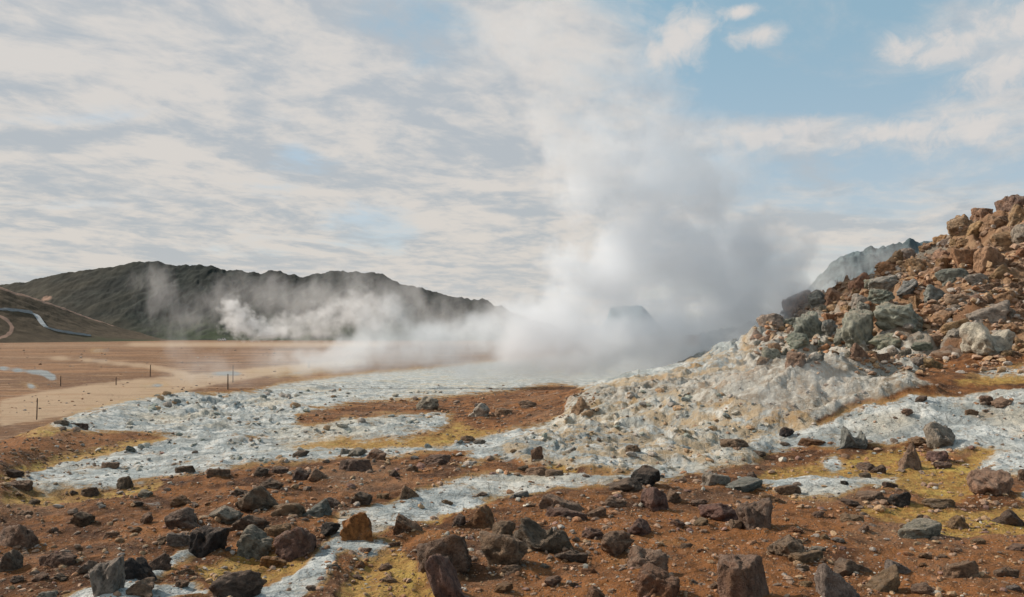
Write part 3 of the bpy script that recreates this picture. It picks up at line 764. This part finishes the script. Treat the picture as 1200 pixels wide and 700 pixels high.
def scatter(n, box, size_px, tints, keep=None, pw=1.0, hmax=None):
    P, S, C = [], [], []
    while len(P) < n:
        px = random.uniform(box[0], box[2]); py = box[1] + (box[3] - box[1]) * random.random() ** pw
        if keep and not keep(px, py): continue
        h = ground_hit(px, py)
        if h is None: continue
        if hmax and grid_value(BH1, h.x, h.y) > hmax: continue
        s = random.choice(size_px) * random.uniform(.7, 1.4) / F * h.y * .5
        P.append((h.x, h.y, float(ground_z(h.x, h.y)) + s * .1)); S.append(s)
        t = TINT[random.choice(tints)]; j = random.uniform(.75, 1.3); C.append([min(1, q * j) for q in t])
    return P, S, C
def on(name, px, py): return lookup(MASKS[name], np.array([px]), np.array([py]))[0]
def soil_keep(px, py):
    c = on('crust', px, py) + on('clay', px, py) * .7
    if random.random() < c * .88: return False
    return vn1(px, py) > random.uniform(-.55, .35)
def vn1(px, py): return float(vnoise(np.array([px / 70.]), np.array([py / 22.]), 5)[0])
P, S, C = scatter(4700, (-120, 520, 1330, 735), [1.5, 2, 2, 2.5, 3, 3, 4, 4, 5, 7, 9], ['brown', 'rust', 'brown', 'dark', 'tan', 'pink', 'tan', 'tan', 'grey', 'brown', 'pale'], soil_keep, .95)
P2, S2, C2 = scatter(650, (340, 450, 700, 512), [1.5, 2, 3, 4], ['brown', 'rust', 'dark', 'tan'], lambda x, y: on('crust', x, y) < .4)
P3, S3, C3 = scatter(520, (60, 452, 1250, 560), [2, 2.5, 3, 4, 5], ['dark', 'grey', 'bluegrey', 'brown', 'grey'], lambda x, y: on('crust', x, y) + on('clay', x, y) > .3)
P4, S4, C4 = scatter(250, (0, 498, 300, 560), [1.5, 2, 3, 4], ['brown', 'rust', 'dark'], lambda x, y: on('crust', x, y) < .4)
for q in ROCKS:                            # rubble shed by the bigger rocks
    if q['o']['group'] == 'boulders on the rocky hillside' or q['w'] < 16: continue
    for _ in range(int(q['w'] * .38)):
        px = q['px'] + random.gauss(0, .75) * q['w']; py = q['py'] + q['h'] * .4 + random.gauss(0, .6) * q['h']
        h = ground_hit(px, py)
        if h is None or abs(h.x) > h.y * .9: continue
        s = random.choice([2, 3, 3, 4, 5, 7, 9]) * random.uniform(.7, 1.3) / F * h.y * .5
        P.append((h.x, h.y, float(ground_z(h.x, h.y)) + s * .05)); S.append(s)
        t = TINT[random.choice([q['tint'], 'brown', 'rust', 'dark'])]; jj = random.uniform(.75, 1.25); C.append([min(1, v * jj) for v in t])
P5, S5, C5 = scatter(320, (-40, 408, 430, 486), [1, 1.3, 1.6, 2.2, 3], ['dark', 'brown', 'rust', 'grey'], lambda x, y: on('crust', x, y) < .3)
P6, S6, C6 = scatter(330, (60, 458, 900, 556), [3, 4, 5, 6, 8, 10], ['pale', 'grey', 'bluegrey', 'greygreen', 'pale', 'tan'], lambda x, y: on('crust', x, y) + on('clay', x, y) > .5 and vn1(x * 1.3 + 200, y * 1.5) > .05)
stones('loose_stones', P + P2 + P3 + P4 + P5 + P6, S + S2 + S3 + S4 + S5 + S6, C + C2 + C3 + C4 + C5 + C6, 2, 'small loose stones strewn over the brown and pale ground')
P, S, C = scatter(8000, (-120, 540, 1330, 735), [1, 1.2, 1.5, 1.8, 2.2, 2.6], ['brown', 'rust', 'brown', 'dark', 'tan', 'pink', 'rust', 'orange'], lambda x, y: random.random() > on('crust', x, y) * .93, .85)
stones('gravel', P, S, C, 1, 'fine gravel on the bare brown soil')
def hill_keep(px, py): return py > crest_row(px) + 1 and py < (440 if px > 950 else 420)
P, S, C = scatter(4600, (885, 238, 1400, 440), [2, 2.5, 3, 4, 5, 6, 8, 10], ['brown', 'rust', 'tan', 'brown', 'brown', 'grey', 'tan'], hill_keep, hmax=.3)
stones('scree', P, S, C, 2, 'loose scree between the boulders of the rocky hillside')
# ------------------------------------------------------------------ far hills
def ridge_mesh(name, a0, a1, da, crest, Dfun, base=-7.0, front=.22, back=.25, rough=1.0, seed=1, power=1.25, nt=90):
    """range of hills: crest = photo skyline points, Dfun(px) = its distance in metres"""
    px = np.arange(a0, a1 + .01, da)
    cz = np.interp(px, [c[0] for c in crest], [c[1] for c in crest])
    t = np.concatenate([np.linspace(0, 1, nt), np.linspace(1, 2, 24)[1:]])
    T, PXX = np.meshgrid(t, px, indexing='ij')
    Dc = Dfun(px)[None, :]
    D = np.where(T <= 1, Dc * (1 - front * (1 - T)), Dc * (1 + back * (T - 1)))
    zc = ((HZ - cz) / F * Dfun(px))[None, :]
    x = (PXX - 600) / F * D; y = D
    s = Dfun(px).mean() / 1000.
    gul = ridged(x / (85 * s) + .6 * fbm(x / (90 * s), y / (90 * s), 4, seed), y / (190 * s), 6, seed + 3, .6)
    sh = np.where(T <= 1, T ** power, np.clip(1 - (T - 1) ** 1.2, 0, 1))
    rf = 1 - .55 * sstep(330, 90, PXX) if name == 'hills' else 1.0
    sh2 = sh + rough * rf * .15 * (gul - .62) * np.clip(4 * sh * (1 - sh), 0, 1) ** .8
    z = base + (zc - base) * sh2
    fine = (fbm(x / (14 * s), y / (14 * s), 4, seed + 8) * 4.6 + np.abs(fbm(x / (30 * s), y / (30 * s), 3, seed + 11)) * 5.0) * s * rough * rf
    z = z + fine * np.clip(sh * 2.2, 0, 1) * sstep(0, 8, zc - base)
    nr_, na_ = T.shape
    j, i = np.meshgrid(np.arange(nr_ - 1), np.arange(na_ - 1), indexing='ij')
    q = np.stack([(j * na_ + i).ravel(), (j * na_ + i + 1).ravel(), ((j + 1) * na_ + i + 1).ravel(), ((j + 1) * na_ + i).ravel()], 1)
    me = mesh_np(name, np.stack([x.ravel(), y.ravel(), z.ravel()], 1), q)
    return me, PXX, T, x, y, z

def hills_material(name, c_dark, c_mid, c_brown, scale):
    m, b = newmat(name)
    tc = b.n('ShaderNodeTexCoord').outputs['Object']
    a = b.sep(b.n('ShaderNodeAttribute', attribute_name='cover').outputs['Color'])
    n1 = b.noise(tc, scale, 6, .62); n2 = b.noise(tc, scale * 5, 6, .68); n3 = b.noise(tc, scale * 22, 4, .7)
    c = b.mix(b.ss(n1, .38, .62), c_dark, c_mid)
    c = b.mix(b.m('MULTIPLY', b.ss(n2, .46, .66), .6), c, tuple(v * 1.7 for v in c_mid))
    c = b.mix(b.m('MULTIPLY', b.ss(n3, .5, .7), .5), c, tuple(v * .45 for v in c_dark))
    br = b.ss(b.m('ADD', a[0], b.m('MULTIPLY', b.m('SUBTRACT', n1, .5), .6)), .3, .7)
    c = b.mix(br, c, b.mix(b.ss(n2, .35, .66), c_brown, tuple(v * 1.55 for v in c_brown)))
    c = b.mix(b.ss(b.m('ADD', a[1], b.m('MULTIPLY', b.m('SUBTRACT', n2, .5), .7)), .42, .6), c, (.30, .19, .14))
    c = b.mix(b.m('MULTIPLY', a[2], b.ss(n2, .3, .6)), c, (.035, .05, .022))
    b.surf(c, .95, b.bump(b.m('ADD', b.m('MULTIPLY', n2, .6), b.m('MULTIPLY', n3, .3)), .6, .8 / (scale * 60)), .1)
    return m

C1 = [(-220,326),(-60,330),(-1,334),(10,333),(30,331),(60,323),(100,317),(130,313),(150,309),(165,307),(185,307),(200,311),(215,313),(232,311),(250,313),(265,317),(290,318.5),(305,320.5),(315,319),(330,321),(345,323),(355,326),(370,322),(385,320),(400,319),(415,320),(430,321),(445,321),(460,329),(475,334),(490,338),(505,343),(520,346),(535,350),(545,352),(558,352.5),(565,350),(572,353),(585,361),(600,366),(625,376),(660,388),(700,396)]
me, PX1, T1, x1, y1, z1 = ridge_mesh('hills', -220, 720, 1.0, C1, lambda p: 1020 - .18 * (p - 200), seed=3, rough=1.0)
brown = sstep(330, 40, PX1) * .55 + sstep(.45, .1, T1) * .15
pinkp = np.exp(-((PX1 - 54) / 14) ** 2 - ((T1 - .66) / .07) ** 2) * .6
green = sstep(.5, .06, T1) * sstep(120, 240, PX1) * 1.0
attr(me, 'cover', np.stack([np.clip(brown, 0, 1), pinkp, green, np.ones_like(green)], -1).reshape(-1, 4))
tag(link('hills', me, hills_material('dark_ridge', (.0135, .0175, .017), (.024, .029, .026), (.04, .035, .025), .012)), 'dark grey-green ridge across the far side of the plain', kind='structure')

C2 = [(-260,322),(-120,328),(0,337),(10,340),(20,344),(30,346.5),(60,356),(100,371),(130,381),(150,387),(190,395),(215,399)]
DF2 = lambda p: 640 + .35 * (p + 100) * 0 + p * 0.0
me2, PX2, T2, x2, y2, z2 = ridge_mesh('foothill', -260, 222, .75, C2, lambda p: 640 + .0028 * np.maximum(0, p + 100) ** 2, base=-6.6, front=.16, back=.3, rough=.28, seed=23, power=1.05, nt=70)
tr = np.exp(-((T2 - 1.0) / .07) ** 2) * sstep(160, 120, PX2)
loop = np.exp(-((np.hypot((PX2 + 12) / 26, (T2 - .28) / .2) - 1) / .16) ** 2) * .9
attr(me2, 'cover', np.stack([np.ones_like(T2), np.clip(tr * .75 + loop * .8, 0, 1), sstep(60, 140, PX2) * sstep(.35, .1, T2), np.ones_like(T2)], -1).reshape(-1, 4))
tag(link('foothill', me2, hills_material('foothill', (.03, .026, .018), (.042, .034, .023), (.062, .046, .03), .02)), 'low brown foothill below the ridge with a dirt track along its crest', kind='structure')

# distant ridge behind the rocky hill, and the far tableland seen through the steam
C3 = [(820,392),(900,378),(930,358),(948,338),(962,320),(976,309),(988,301),(1000,295),(1012,296),(1022,291),(1038,289),(1047,285),(1058,283),(1066,279),(1076,283),(1090,287),(1130,282),(1200,270),(1300,262)]
me3, PX3, T3, *_ = ridge_mesh('rocky_ridge', 820, 1300, 1.0, C3, lambda p: 210 + 0 * p, base=-6.0, front=.25, back=.3, rough=1.5, seed=47, nt=60)
attr(me3, 'cover', np.stack([np.full_like(T3, .25), 0 * T3, 0 * T3, np.ones_like(T3)], -1).reshape(-1, 4))
tag(link('hills', me3, hills_material('rocky_ridge', (.055, .078, .088), (.10, .13, .14), (.09, .09, .078), .06)), 'blue-grey rocky ridge behind the boulder hillside', kind='structure')  # bluish fade of the air painted into the rock colour
C4 = [(700,392),(712,372),(714,364),(716,361),(730,359.5),(745,358),(752,359),(758,364),(766,374),(776,386),(792,394),(1000,396)]
me4, PX4, T4, *_ = ridge_mesh('tableland', 700, 1000, 1.0, C4, lambda p: 2600 + 0 * p, base=-8.0, front=.05, back=.3, rough=.3, seed=57, power=.6, nt=40)
attr(me4, 'cover', np.stack([0 * T4, 0 * T4, 0 * T4, np.ones_like(T4)], -1).reshape(-1, 4))
tag(link('hills', me4, hills_material('tableland', (.10, .16, .19), (.14, .21, .245), (.12, .16, .18), .006)), 'steep-ended blue tableland far beyond the steam', kind='structure')  # blue of far haze put into the rock colour

# ------------------------------------------------------------------ road on the foothill
from mathutils.bvhtree import BVHTree
def bvh_of(me): return BVHTree.FromPolygons([v.co[:] for v in me.vertices], [p.vertices[:] for p in me.polygons])
BV2 = bvh_of(me2); BV1 = bvh_of(me)
def hill_hit(px, py):
    d = Vector(((px - 600) / F, 1, (HZ - py) / F)).normalized()
    best = None
    for bv in (BV2, BV1):
        h = bv.ray_cast(Vector((0, 0, 0)), d)
        if h[0] is not None and (best is None or h[3] < best[1]): best = (h[0], h[3])
    return best[0] if best else None
def down(x, y):
    zs = [h[0].z for bv in (BV2, BV1) for h in [bv.ray_cast(Vector((x, y, 500)), Vector((0, 0, -1)))] if h[0] is not None]
    return max(zs) if zs else -6.0
def ribbon(name, pix, width, lift, mat, label, thick=.5):
    pts = []
    xs = np.array(pix, float)
    s = np.concatenate([[0], np.cumsum(np.hypot(np.diff(xs[:, 0]), np.diff(xs[:, 1])))])
    for q in np.linspace(0, s[-1], 90):
        h = hill_hit(float(np.interp(q, s, xs[:, 0])), float(np.interp(q, s, xs[:, 1])))
        if h is not None: pts.append(h)
    P = np.array([p[:] for p in pts]); 
    for _ in range(3): P[1:-1] = (P[:-2] + P[1:-1] * 2 + P[2:]) / 4
    bm = bmesh.new(); rows = []
    for i in range(len(P)):
        tg = Vector(P[min(i + 1, len(P) - 1)] - P[max(i - 1, 0)]); tg.z = 0
        nrm = Vector((-tg.y, tg.x, 0)).normalized()
        A = Vector(P[i]) + nrm * width / 2; B = Vector(P[i]) - nrm * width / 2
        z = max(down(A.x, A.y), down(B.x, B.y), P[i][2]) + lift
        rows.append([bm.verts.new((A.x, A.y, z)), bm.verts.new((B.x, B.y, z)), bm.verts.new((B.x, B.y, z - thick - 2)), bm.verts.new((A.x, A.y, z - thick - 2))])
    for a, c in zip(rows, rows[1:]):
        for k in range(4): bm.faces.new([a[k], a[(k + 1) % 4], c[(k + 1) % 4], c[k]])
    bm.faces.new(rows[0]); bm.faces.new(rows[-1][::-1])
    bmesh.ops.recalc_face_normals(bm, faces=bm.faces)
    me = bpy.data.meshes.new(name); bm.to_mesh(me); bm.free()
    return tag(link(name, me, mat), label, kind='structure')
ribbon('road', [(-80,356),(0,362.5),(20,364),(38,367),(44,371),(47,377),(52,383),(65,387.5),(90,391.5),(105,393.5)], 3.6, .25,
       flat('asphalt', (.30, .32, .33), .55, .12, .3), 'paved road winding down the foothill')

# ------------------------------------------------------------------ marker stakes along the trail
wood = flat('weathered_wood', (.075, .05, .035), .85, .35, 14)
POSTS = [(43,492,25,'nearest, tallest-looking wooden trail stake, beside the corner of the white crust'),
         (71,455,12,'wooden trail stake at the edge of the pale track, behind the nearest stake'),
         (136,453,9,'short wooden trail stake in the middle of the pale track'),
         (176,443,14,'thin wooden trail stake behind the pale track, before the wet streaks'),
         (267,457,18,'wooden trail stake behind the crust mound, shorter of the close pair'),
         (273,450,20,'wooden trail stake behind the crust mound, taller of the close pair'),
         (362,432,9,'short trail stake farthest along the track, half lost in steam')]
def at_ground(px, py):
    h = ground_hit(px, py); return h
for px, py, hp, lab in POSTS:
    h = at_ground(px, py)
    H = hp / F * h.y + .25; rad = max(.028, .9 / F * h.y * .55)
    bm = bmesh.new(); rings = []
    lean = random.uniform(-.04, .04)
    for k, (zz, rr) in enumerate(((-.25, 1.1), (.15, 1.05), (.5 * H, 1.0), (H - .26, .92), (H - .235, .7))):
        rings.append([bm.verts.new((rad * rr * math.cos(a) * random.uniform(.93, 1.07) + lean * zz, rad * rr * math.sin(a), zz)) for a in np.linspace(0, 2 * math.pi, 11)[:-1]])
    for a, c in zip(rings, rings[1:]):
        for k in range(10): bm.faces.new([a[k], a[(k + 1) % 10], c[(k + 1) % 10], c[k]])
    bm.faces.new(rings[-1]); bm.faces.new(rings[0][::-1])
    me = bpy.data.meshes.new('trail_stake'); bm.to_mesh(me); bm.free()
    o = link('trail_stake', me, wood); o.location = h
    tag(o, lab, 'stake', 'stakes marking the trail across the plain')

# ------------------------------------------------------------------ two pale vans parked under the far ridge
vp = flat('white_paint', (.78, .77, .74), .4, .05, 2); glass = flat('dark_glass', (.03, .035, .04), .15, .1, 2); rub = flat('rubber', (.02, .02, .02), .9, .1, 4)
def boxm(name, x0, x1, y0, y1, z0, z1, mat, parent, bev=.0, taper=None):
    bm = bmesh.new(); bmesh.ops.create_cube(bm, size=1)
    for v in bm.verts:
        tz = v.co.z + .5
        X = x0 + (v.co.x + .5) * (x1 - x0); Y = y0 + (v.co.y + .5) * (y1 - y0)
        if taper and tz > .5: X = (X - (x0 + x1) / 2) * taper[0] + (x0 + x1) / 2 + taper[1]; Y = (Y - (y0 + y1) / 2) * .93 + (y0 + y1) / 2
        v.co = (X, Y, z0 + tz * (z1 - z0))
    if bev: bmesh.ops.bevel(bm, geom=bm.edges[:], offset=bev, segments=2, affect='EDGES')
    me = bpy.data.meshes.new(name); bm.to_mesh(me); bm.free()
    return link(name, me, mat, parent)
def wheel(parent, x, y):
    bm = bmesh.new(); bmesh.ops.create_cone(bm, cap_ends=True, segments=20, radius1=.34, radius2=.34, depth=.22)
    bmesh.ops.rotate(bm, verts=bm.verts, matrix=Matrix.Rotation(math.pi / 2, 3, 'X')); bmesh.ops.translate(bm, verts=bm.verts, vec=(x, y, .34))
    me = bpy.data.meshes.new('wheel'); bm.to_mesh(me); bm.free(); link('wheel', me, rub, parent)
for px, W, H, lab in ((257.2, 3.0, 1.9, 'tiny pale van parked under the dark ridge, smaller of two'), (262.4, 3.4, 2.5, 'tiny white van parked under the dark ridge, larger and brighter of two')):
    D = 735.0
    e = bpy.data.objects.new('parked_van', None); COL.objects.link(e); e.location = ((px - 600) / F * D, D, float(ground_z((px - 600) / F * D, D)))
    tag(e, lab, 'van', 'vans parked under the far ridge')
    boxm('body', -W / 2, W / 2, -.9, .9, .3, H * .6, vp, e, .08); boxm('cabin', -W / 2 + .05, W / 2 - .55, -.86, .86, H * .6 + .003, H, vp, e, .1, (.86, -.1))
    boxm('window', -W * .34, W * .22, -.93, -.80, H * .66, H * .9, glass, e)
    for x in (-W * .3, W * .3):
        for y in (-.85, .85): wheel(e, x, y)
# ------------------------------------------------------------------ steam: real volumes
def wpt(px, py, D): return Vector(((px - 600) / F * D, D, (HZ - py) / F * D))
def steam(name, label, D, blobs, dens, nscale, lo=.22, hi=.6, amp=.45, voxel=None, depth=1.0, step=1.0, ztop=None, fade=None, warp=.6, stretch=(1, 1, 1), aniso=.25, col=(.97, .975, .98)):
    """blobs: (column, row, half width, half height[, own distance][, weight]) in photo pixels at distance D"""
    B = []
    for q in blobs:
        d = q[4] if len(q) > 4 and q[4] else D; w = q[5] if len(q) > 5 else 1.0
        c = wpt(q[0], q[1], d); rx = q[2] / F * d; rz = q[3] / F * d
        B.append((c, Vector((rx, max(rx, rz) * depth * .9 if rx < 4 * rz else rx * .6 * depth, rz)), w))
    bm = bmesh.new()
    for c, r, w in B:
        m = Matrix.Translation(c) @ Matrix.Diagonal((*(r + Vector((1, 1, 1)) * (.26 * warp / nscale)), 1))
        bmesh.ops.create_icosphere(bm, subdivisions=3, radius=1.0, matrix=m)
    me = bpy.data.meshes.new(name); bm.to_mesh(me); bm.free()
    tmp = bpy.data.objects.new('tmp', me); COL.objects.link(tmp)
    md = tmp.modifiers.new('r', 'REMESH'); md.mode = 'VOXEL'; md.voxel_size = voxel or min(min(r) for _, r, _ in B) / 3.0
    dg = bpy.context.evaluated_depsgraph_get()
    m2 = bpy.data.meshes.new_from_object(tmp.evaluated_get(dg)); bpy.data.objects.remove(tmp); m2.name = name
    m2.materials.clear()
    mat = bpy.data.materials.new(name); mat.use_nodes = True; b = NB(mat.node_tree)
    P = b.n('ShaderNodeTexCoord').outputs['Object']
    nsc = b.v('MULTIPLY', P, stretch)
    wv = b.v('MULTIPLY', b.v('SUBTRACT', b.noise(nsc, nscale * .55, 2, .5, col=True), (.5, .5, .5)), (warp / nscale,) * 3)
    Pw = b.v('ADD', P, wv)
    n = b.m('MULTIPLY', b.m('SUBTRACT', b.noise(b.v('ADD', nsc, wv), nscale, 4, .6), .5), 2.6)
    Fv = None
    for c, r, w in B:
        q = b.v('DIVIDE', b.v('SUBTRACT', Pw, tuple(c)), tuple(r))
        f = b.m('MULTIPLY', b.m('SUBTRACT', 1.0, b.v('LENGTH', q), clamp=True), w)
        Fm = f if Fv is None else b.m('MAXIMUM', Fm, f)
        Fv = f if Fv is None else b.m('SMOOTH_MAX', Fv, f, .25)
    d = b.ss(b.m('ADD', Fv, b.m('MULTIPLY', n, amp)), lo, hi)
    d = b.m('MULTIPLY', d, b.ss(Fm, .0, .2))
    if fade:                                     # thins out upward as it drifts off
        z = b.sepv(P)[2]
        d = b.m('MULTIPLY', d, b.ss(z, fade[0], fade[1], 1.0, fade[2]))
    pv = b.n('ShaderNodeVolumePrincipled'); out = b.n('ShaderNodeOutputMaterial')
    b.put(pv.inputs['Color'], col); pv.inputs['Anisotropy'].default_value = aniso
    b.put(pv.inputs['Density'], b.m('MULTIPLY', d, dens))
    b.t.links.new(pv.outputs[0], out.inputs['Volume'])
    try: mat.cycles.volume_step_rate = step
    except Exception: pass
    for p in m2.polygons: p.use_smooth = True
    o = link(name, m2, mat)
    return tag(o, label, 'steam')

steam('steam_plume', 'tall grey steam plume rising from the vents beside the rocky hill', 36,
      [(868,378,92,70),(800,388,130,62),(845,318,116,95),(895,310,84,82),(775,285,115,105),(705,330,115,90,36,.8),(795,212,116,110),(730,190,125,115,36,.72),(695,108,118,108,36,.62),(630,50,105,92,36,.55),(745,398,150,44),(915,352,62,60),(650,392,100,50),(860,418,80,40),(785,370,70,46),(850,340,80,60,36,1.25)],
      .74, .50, lo=.10, hi=.66, amp=1.0, step=.3, depth=.65, fade=(3.5, 14.0, .2), voxel=.6, aniso=.0, col=(.91, .94, .975))
steam('steam_bank', 'low white steam bank drifting across the crust at the foot of the ridge', 52,
      [(640,394,160,46),(560,400,135,42),(490,404,110,36),(455,388,64,56),(440,412,100,28),(700,400,110,38),(600,385,90,44),(400,424,90,24),(620,425,170,28),(760,420,130,40)],
      .40, .46, lo=.12, hi=.70, amp=.66, step=.3, depth=.5, voxel=.6, aniso=.0, col=(.91, .93, .955))
steam('steam_veil', 'thin veil of steam drifting over the brown plain beside the stakes', 50,
      [(330,420,120,40),(260,432,90,32),(400,420,100,38),(215,415,56,42)], .13, .5, lo=.15, hi=1.0, amp=.75, step=.35, depth=.5, voxel=.6, aniso=.0)
steam('steam_puff', 'small bright billowing steam puff in front of the dark ridge', 320,
      [(280,377,30,27),(272,362,22,21),(296,382,30,20),(312,390,46,14)], .16, .26, lo=.28, hi=.80, amp=1.0, step=.2, voxel=1.3, aniso=.0)
steam('steam_puff', 'long low steam puff between the bright puff and the steam bank', 330,
      [(345,382,50,24),(385,376,54,36),(425,366,54,42),(365,391,74,15)], .085, .20, lo=.28, hi=.95, amp=1.0, step=.25, voxel=1.6, aniso=.0)
steam('steam_wisp', 'faint thin wisp of steam rising past the peak of the dark ridge', 340,
      [(180,328,36,42),(190,352,42,40),(210,376,54,30)], .030, .12, lo=.25, hi=1.2, amp=.95, step=.35, voxel=2.5, stretch=(1.3, 1, .6), aniso=.0)
steam('steam_wisp', 'broad faint haze of steam rising across the middle of the dark ridge', 360,
      [(330,350,90,48),(395,345,90,52),(450,360,100,62),(270,357,70,40),(510,370,90,50),(575,372,80,44)], .028, .085, lo=.2, hi=1.25, amp=1.0, step=.35, voxel=3, stretch=(1.2, 1, .7), aniso=.0)
steam('steam_drift', 'thin steam drifting over the tan clay at the foot of the hill', 14.5,
      [(930,440,105,50),(870,425,95,52),(990,458,70,34),(890,470,90,34),(800,430,80,36)], .34, 1.3, lo=.18, hi=1.0, amp=.95, step=.25, depth=.3, voxel=.16, aniso=.0, col=(.95, .965, .98))
steam('steam_trail', 'bluish steam trailing off behind the crest of the rocky hill', 95,
      [(955,335,76,60),(1000,320,66,46),(930,360,76,50),(1035,305,44,34)], .15, .18, lo=.1, hi=.9, amp=.65, step=.4, depth=.5, voxel=1.2, fade=(9, 16, .3), aniso=.0)

# ------------------------------------------------------------------ sky
SUN_EL, SUN_AZ = R(36), R(-70)                 # azimuth from straight ahead, negative = left
w = bpy.data.worlds.new('World'); scene.world = w; w.use_nodes = True
b = NB(w.node_tree)
tc = b.n('ShaderNodeTexCoord').outputs['Generated']
sky = b.n('ShaderNodeTexSky', sky_type='NISHITA'); sky.sun_disc = False
sky.sun_elevation = SUN_EL; sky.sun_rotation = SUN_AZ; sky.altitude = 300; sky.air_density = 1.0; sky.dust_density = 1.2; sky.ozone_density = 2.0
d = b.sepv(tc); X, Y, Z = d[0], d[1], d[2]
Zc = b.m('ADD', b.m('MAXIMUM', Z, 0.0), .10)
u = b.m('DIVIDE', X, Zc); v = b.m('DIVIDE', Y, Zc)
uv = b.comb(u, v, 0.0)
rot = b.mapping(uv, rot=(0, 0, R(32)))
st = b.v('MULTIPLY', rot, (1.0, .92, 1.0))
n1 = b.noise(st, 1.0, 8, .60, .8); n2 = b.noise(b.v('ADD', st, (3.3, 1.7, .4)), 2.2, 8, .62, .5); n3 = b.noise(b.v('ADD', st, (.17, -.05, 0)), 1.0, 8, .60, .8)
nf = b.noise(b.v('ADD', uv, (9.1, 4.2, 0)), 3.2, 7, .62, .2)
def ell(px, py, rx, ry, soft=.6):
    """soft patch round a sky direction"""
    dv = Vector(((px - 600) / F, 1, (HZ - py) / F)); L = dv.length
    q = b.v('DIVIDE', b.v('SUBTRACT', b.comb(X, 0.0, Z), (dv.x / L, 0, dv.z / L)), (rx / F / L, 1.0, ry / F / L))
    return b.ss(b.v('LENGTH', q), 1.0 + soft, 1.0 - soft)
def add(*xs):
    t = xs[0]
    for x in xs[1:]: t = b.m('ADD', t, x)
    return t
def k(x, s): return b.m('MULTIPLY', x, s)
# how much of the sky is covered where: overcast to the left, open to the upper right
cov = b.ss(X, .30, -.10, .02, .62)
cov = add(cov, k(ell(640, 130, 170, 170), .22), k(ell(430, 12, 90, 28), -.24), k(ell(520, 55, 60, 45), -.2), k(ell(430, 268, 60, 34), -.30), k(ell(340, 200, 40, 22), -.22), k(ell(520,285,60,16), -.1),
          k(ell(1030, 262, 260, 46), .34), k(ell(1150, 150, 160, 40), .32), k(ell(1190, 40, 120, 60), .3), k(ell(905, 158, 100, 24), .34), k(ell(690, 330, 300, 70), .25))
big = b.ss(add(n1, k(cov, .70), k(b.m('SUBTRACT', b.noise(b.v('MULTIPLY', rot, (1.0, .7, 1.0)), 4.5, 7, .64, .4), .5), .38)), .56, .90)
def cone(px, py, rx, ry):
    dv = Vector(((px - 600) / F, 1, (HZ - py) / F)); L = dv.length
    q = b.v('DIVIDE', b.v('SUBTRACT', b.comb(X, 0.0, Z), (dv.x / L, 0, dv.z / L)), (rx / F / L, 1.0, ry / F / L))
    return b.m('SUBTRACT', 1.0, b.v('LENGTH', q), clamp=True)
cu = None
for q in [(795,48,62,58),(770,62,40,40),(815,36,40,36),(884,42,50,24),(868,14,44,14),(1058,56,60,42),(1110,62,90,26),(1150,40,110,44),(1190,25,90,60),(1180,90,80,70),(890,160,120,34),(930,152,70,24),(1040,158,140,28),(1150,150,140,50)]:
    cu = cone(*q) if cu is None else b.m('MAXIMUM', cu, cone(*q))
nfc = b.m('MULTIPLY', b.m('SUBTRACT', b.noise(b.v('ADD', tc, (1.3, .4, 2.2)), 34.0, 6, .6, .5), .5), 2.4)
small = b.ss(add(cu, k(nfc, .62)), .18, 1.0)
small = k(small, b.ss(cu, .0, .2))
mask = b.m('MAXIMUM', big, small)
lit = add(b.m('SUBTRACT', n3, n1), .0)
pf = b.noise(b.v('MULTIPLY', rot, (1.0, .7, 1.0)), 7.5, 7, .62, .4)
shade = b.ss(add(n2, k(lit, 1.0), k(nf, .3), k(b.m('SUBTRACT', pf, .5), .75)), .44, .82)
cold = b.mix(shade, (3.75, 4.1, 4.45), (5.5, 5.3, 5.1))
warm = b.mix(b.ss(Z, .0, .32), (1.03, 1.0, .95), (1.0, 1.0, 1.0))
cloud = b.mix(1.0, cold, warm, 'MULTIPLY')
cloud = b.mix(k(small, .8), cloud, (5.6, 5.4, 5.25))
blue = b.mix(.55, sky.outputs[0], b.mix(b.ss(Z, .02, .40), (5.0, 5.2, 5.2), (3.0, 4.75, 5.3)))
skyc = b.mix(mask, blue, cloud)
# low bank of pale cloud along the horizon
skyc = b.mix(k(b.ss(Z, .13, .0), .55), skyc, (4.75, 4.7, 4.6))
bg = b.n('ShaderNodeBackground'); b.put(bg.inputs[0], skyc); bg.inputs[1].default_value = .1
wo = b.n('ShaderNodeOutputWorld'); b.t.links.new(bg.outputs[0], wo.inputs[0])

sl = bpy.data.lights.new('sun', 'SUN'); sl.energy = 4.0; sl.angle = R(3); sl.color = (1.0, .9, .78)
so = bpy.data.objects.new('sun', sl); COL.objects.link(so)
tow = Vector((math.sin(SUN_AZ) * math.cos(SUN_EL), math.cos(SUN_AZ) * math.cos(SUN_EL), math.sin(SUN_EL)))
so.rotation_euler = tow.to_track_quat('Z', 'Y').to_euler()

# ------------------------------------------------------------------ camera and render settings
cam = bpy.data.cameras.new('camera'); co = bpy.data.objects.new('camera', cam); COL.objects.link(co)
co.location = (0, 0, 0); co.rotation_euler = (R(90), 0, 0)
cam.sensor_width = 36; cam.lens = 36 * F / 1200; cam.shift_y = -(350 - HZ) / 1200.0
cam.clip_start = .05; cam.clip_end = 30000
scene.camera = co
vs = scene.view_settings
vs.view_transform = 'Standard'; vs.look = 'None'; vs.exposure = .30; vs.gamma = 1; vs.use_curve_mapping = False
cy = scene.cycles
cy.volume_bounces = 6; cy.max_bounces = 8; cy.diffuse_bounces = 2; cy.glossy_bounces = 2; cy.transparent_max_bounces = 24
cy.volume_max_steps = 256; cy.use_adaptive_sampling = True; cy.adaptive_threshold = .02
cy.use_denoising = True
try: cy.denoiser = 'OPENIMAGEDENOISE'
except Exception: pass
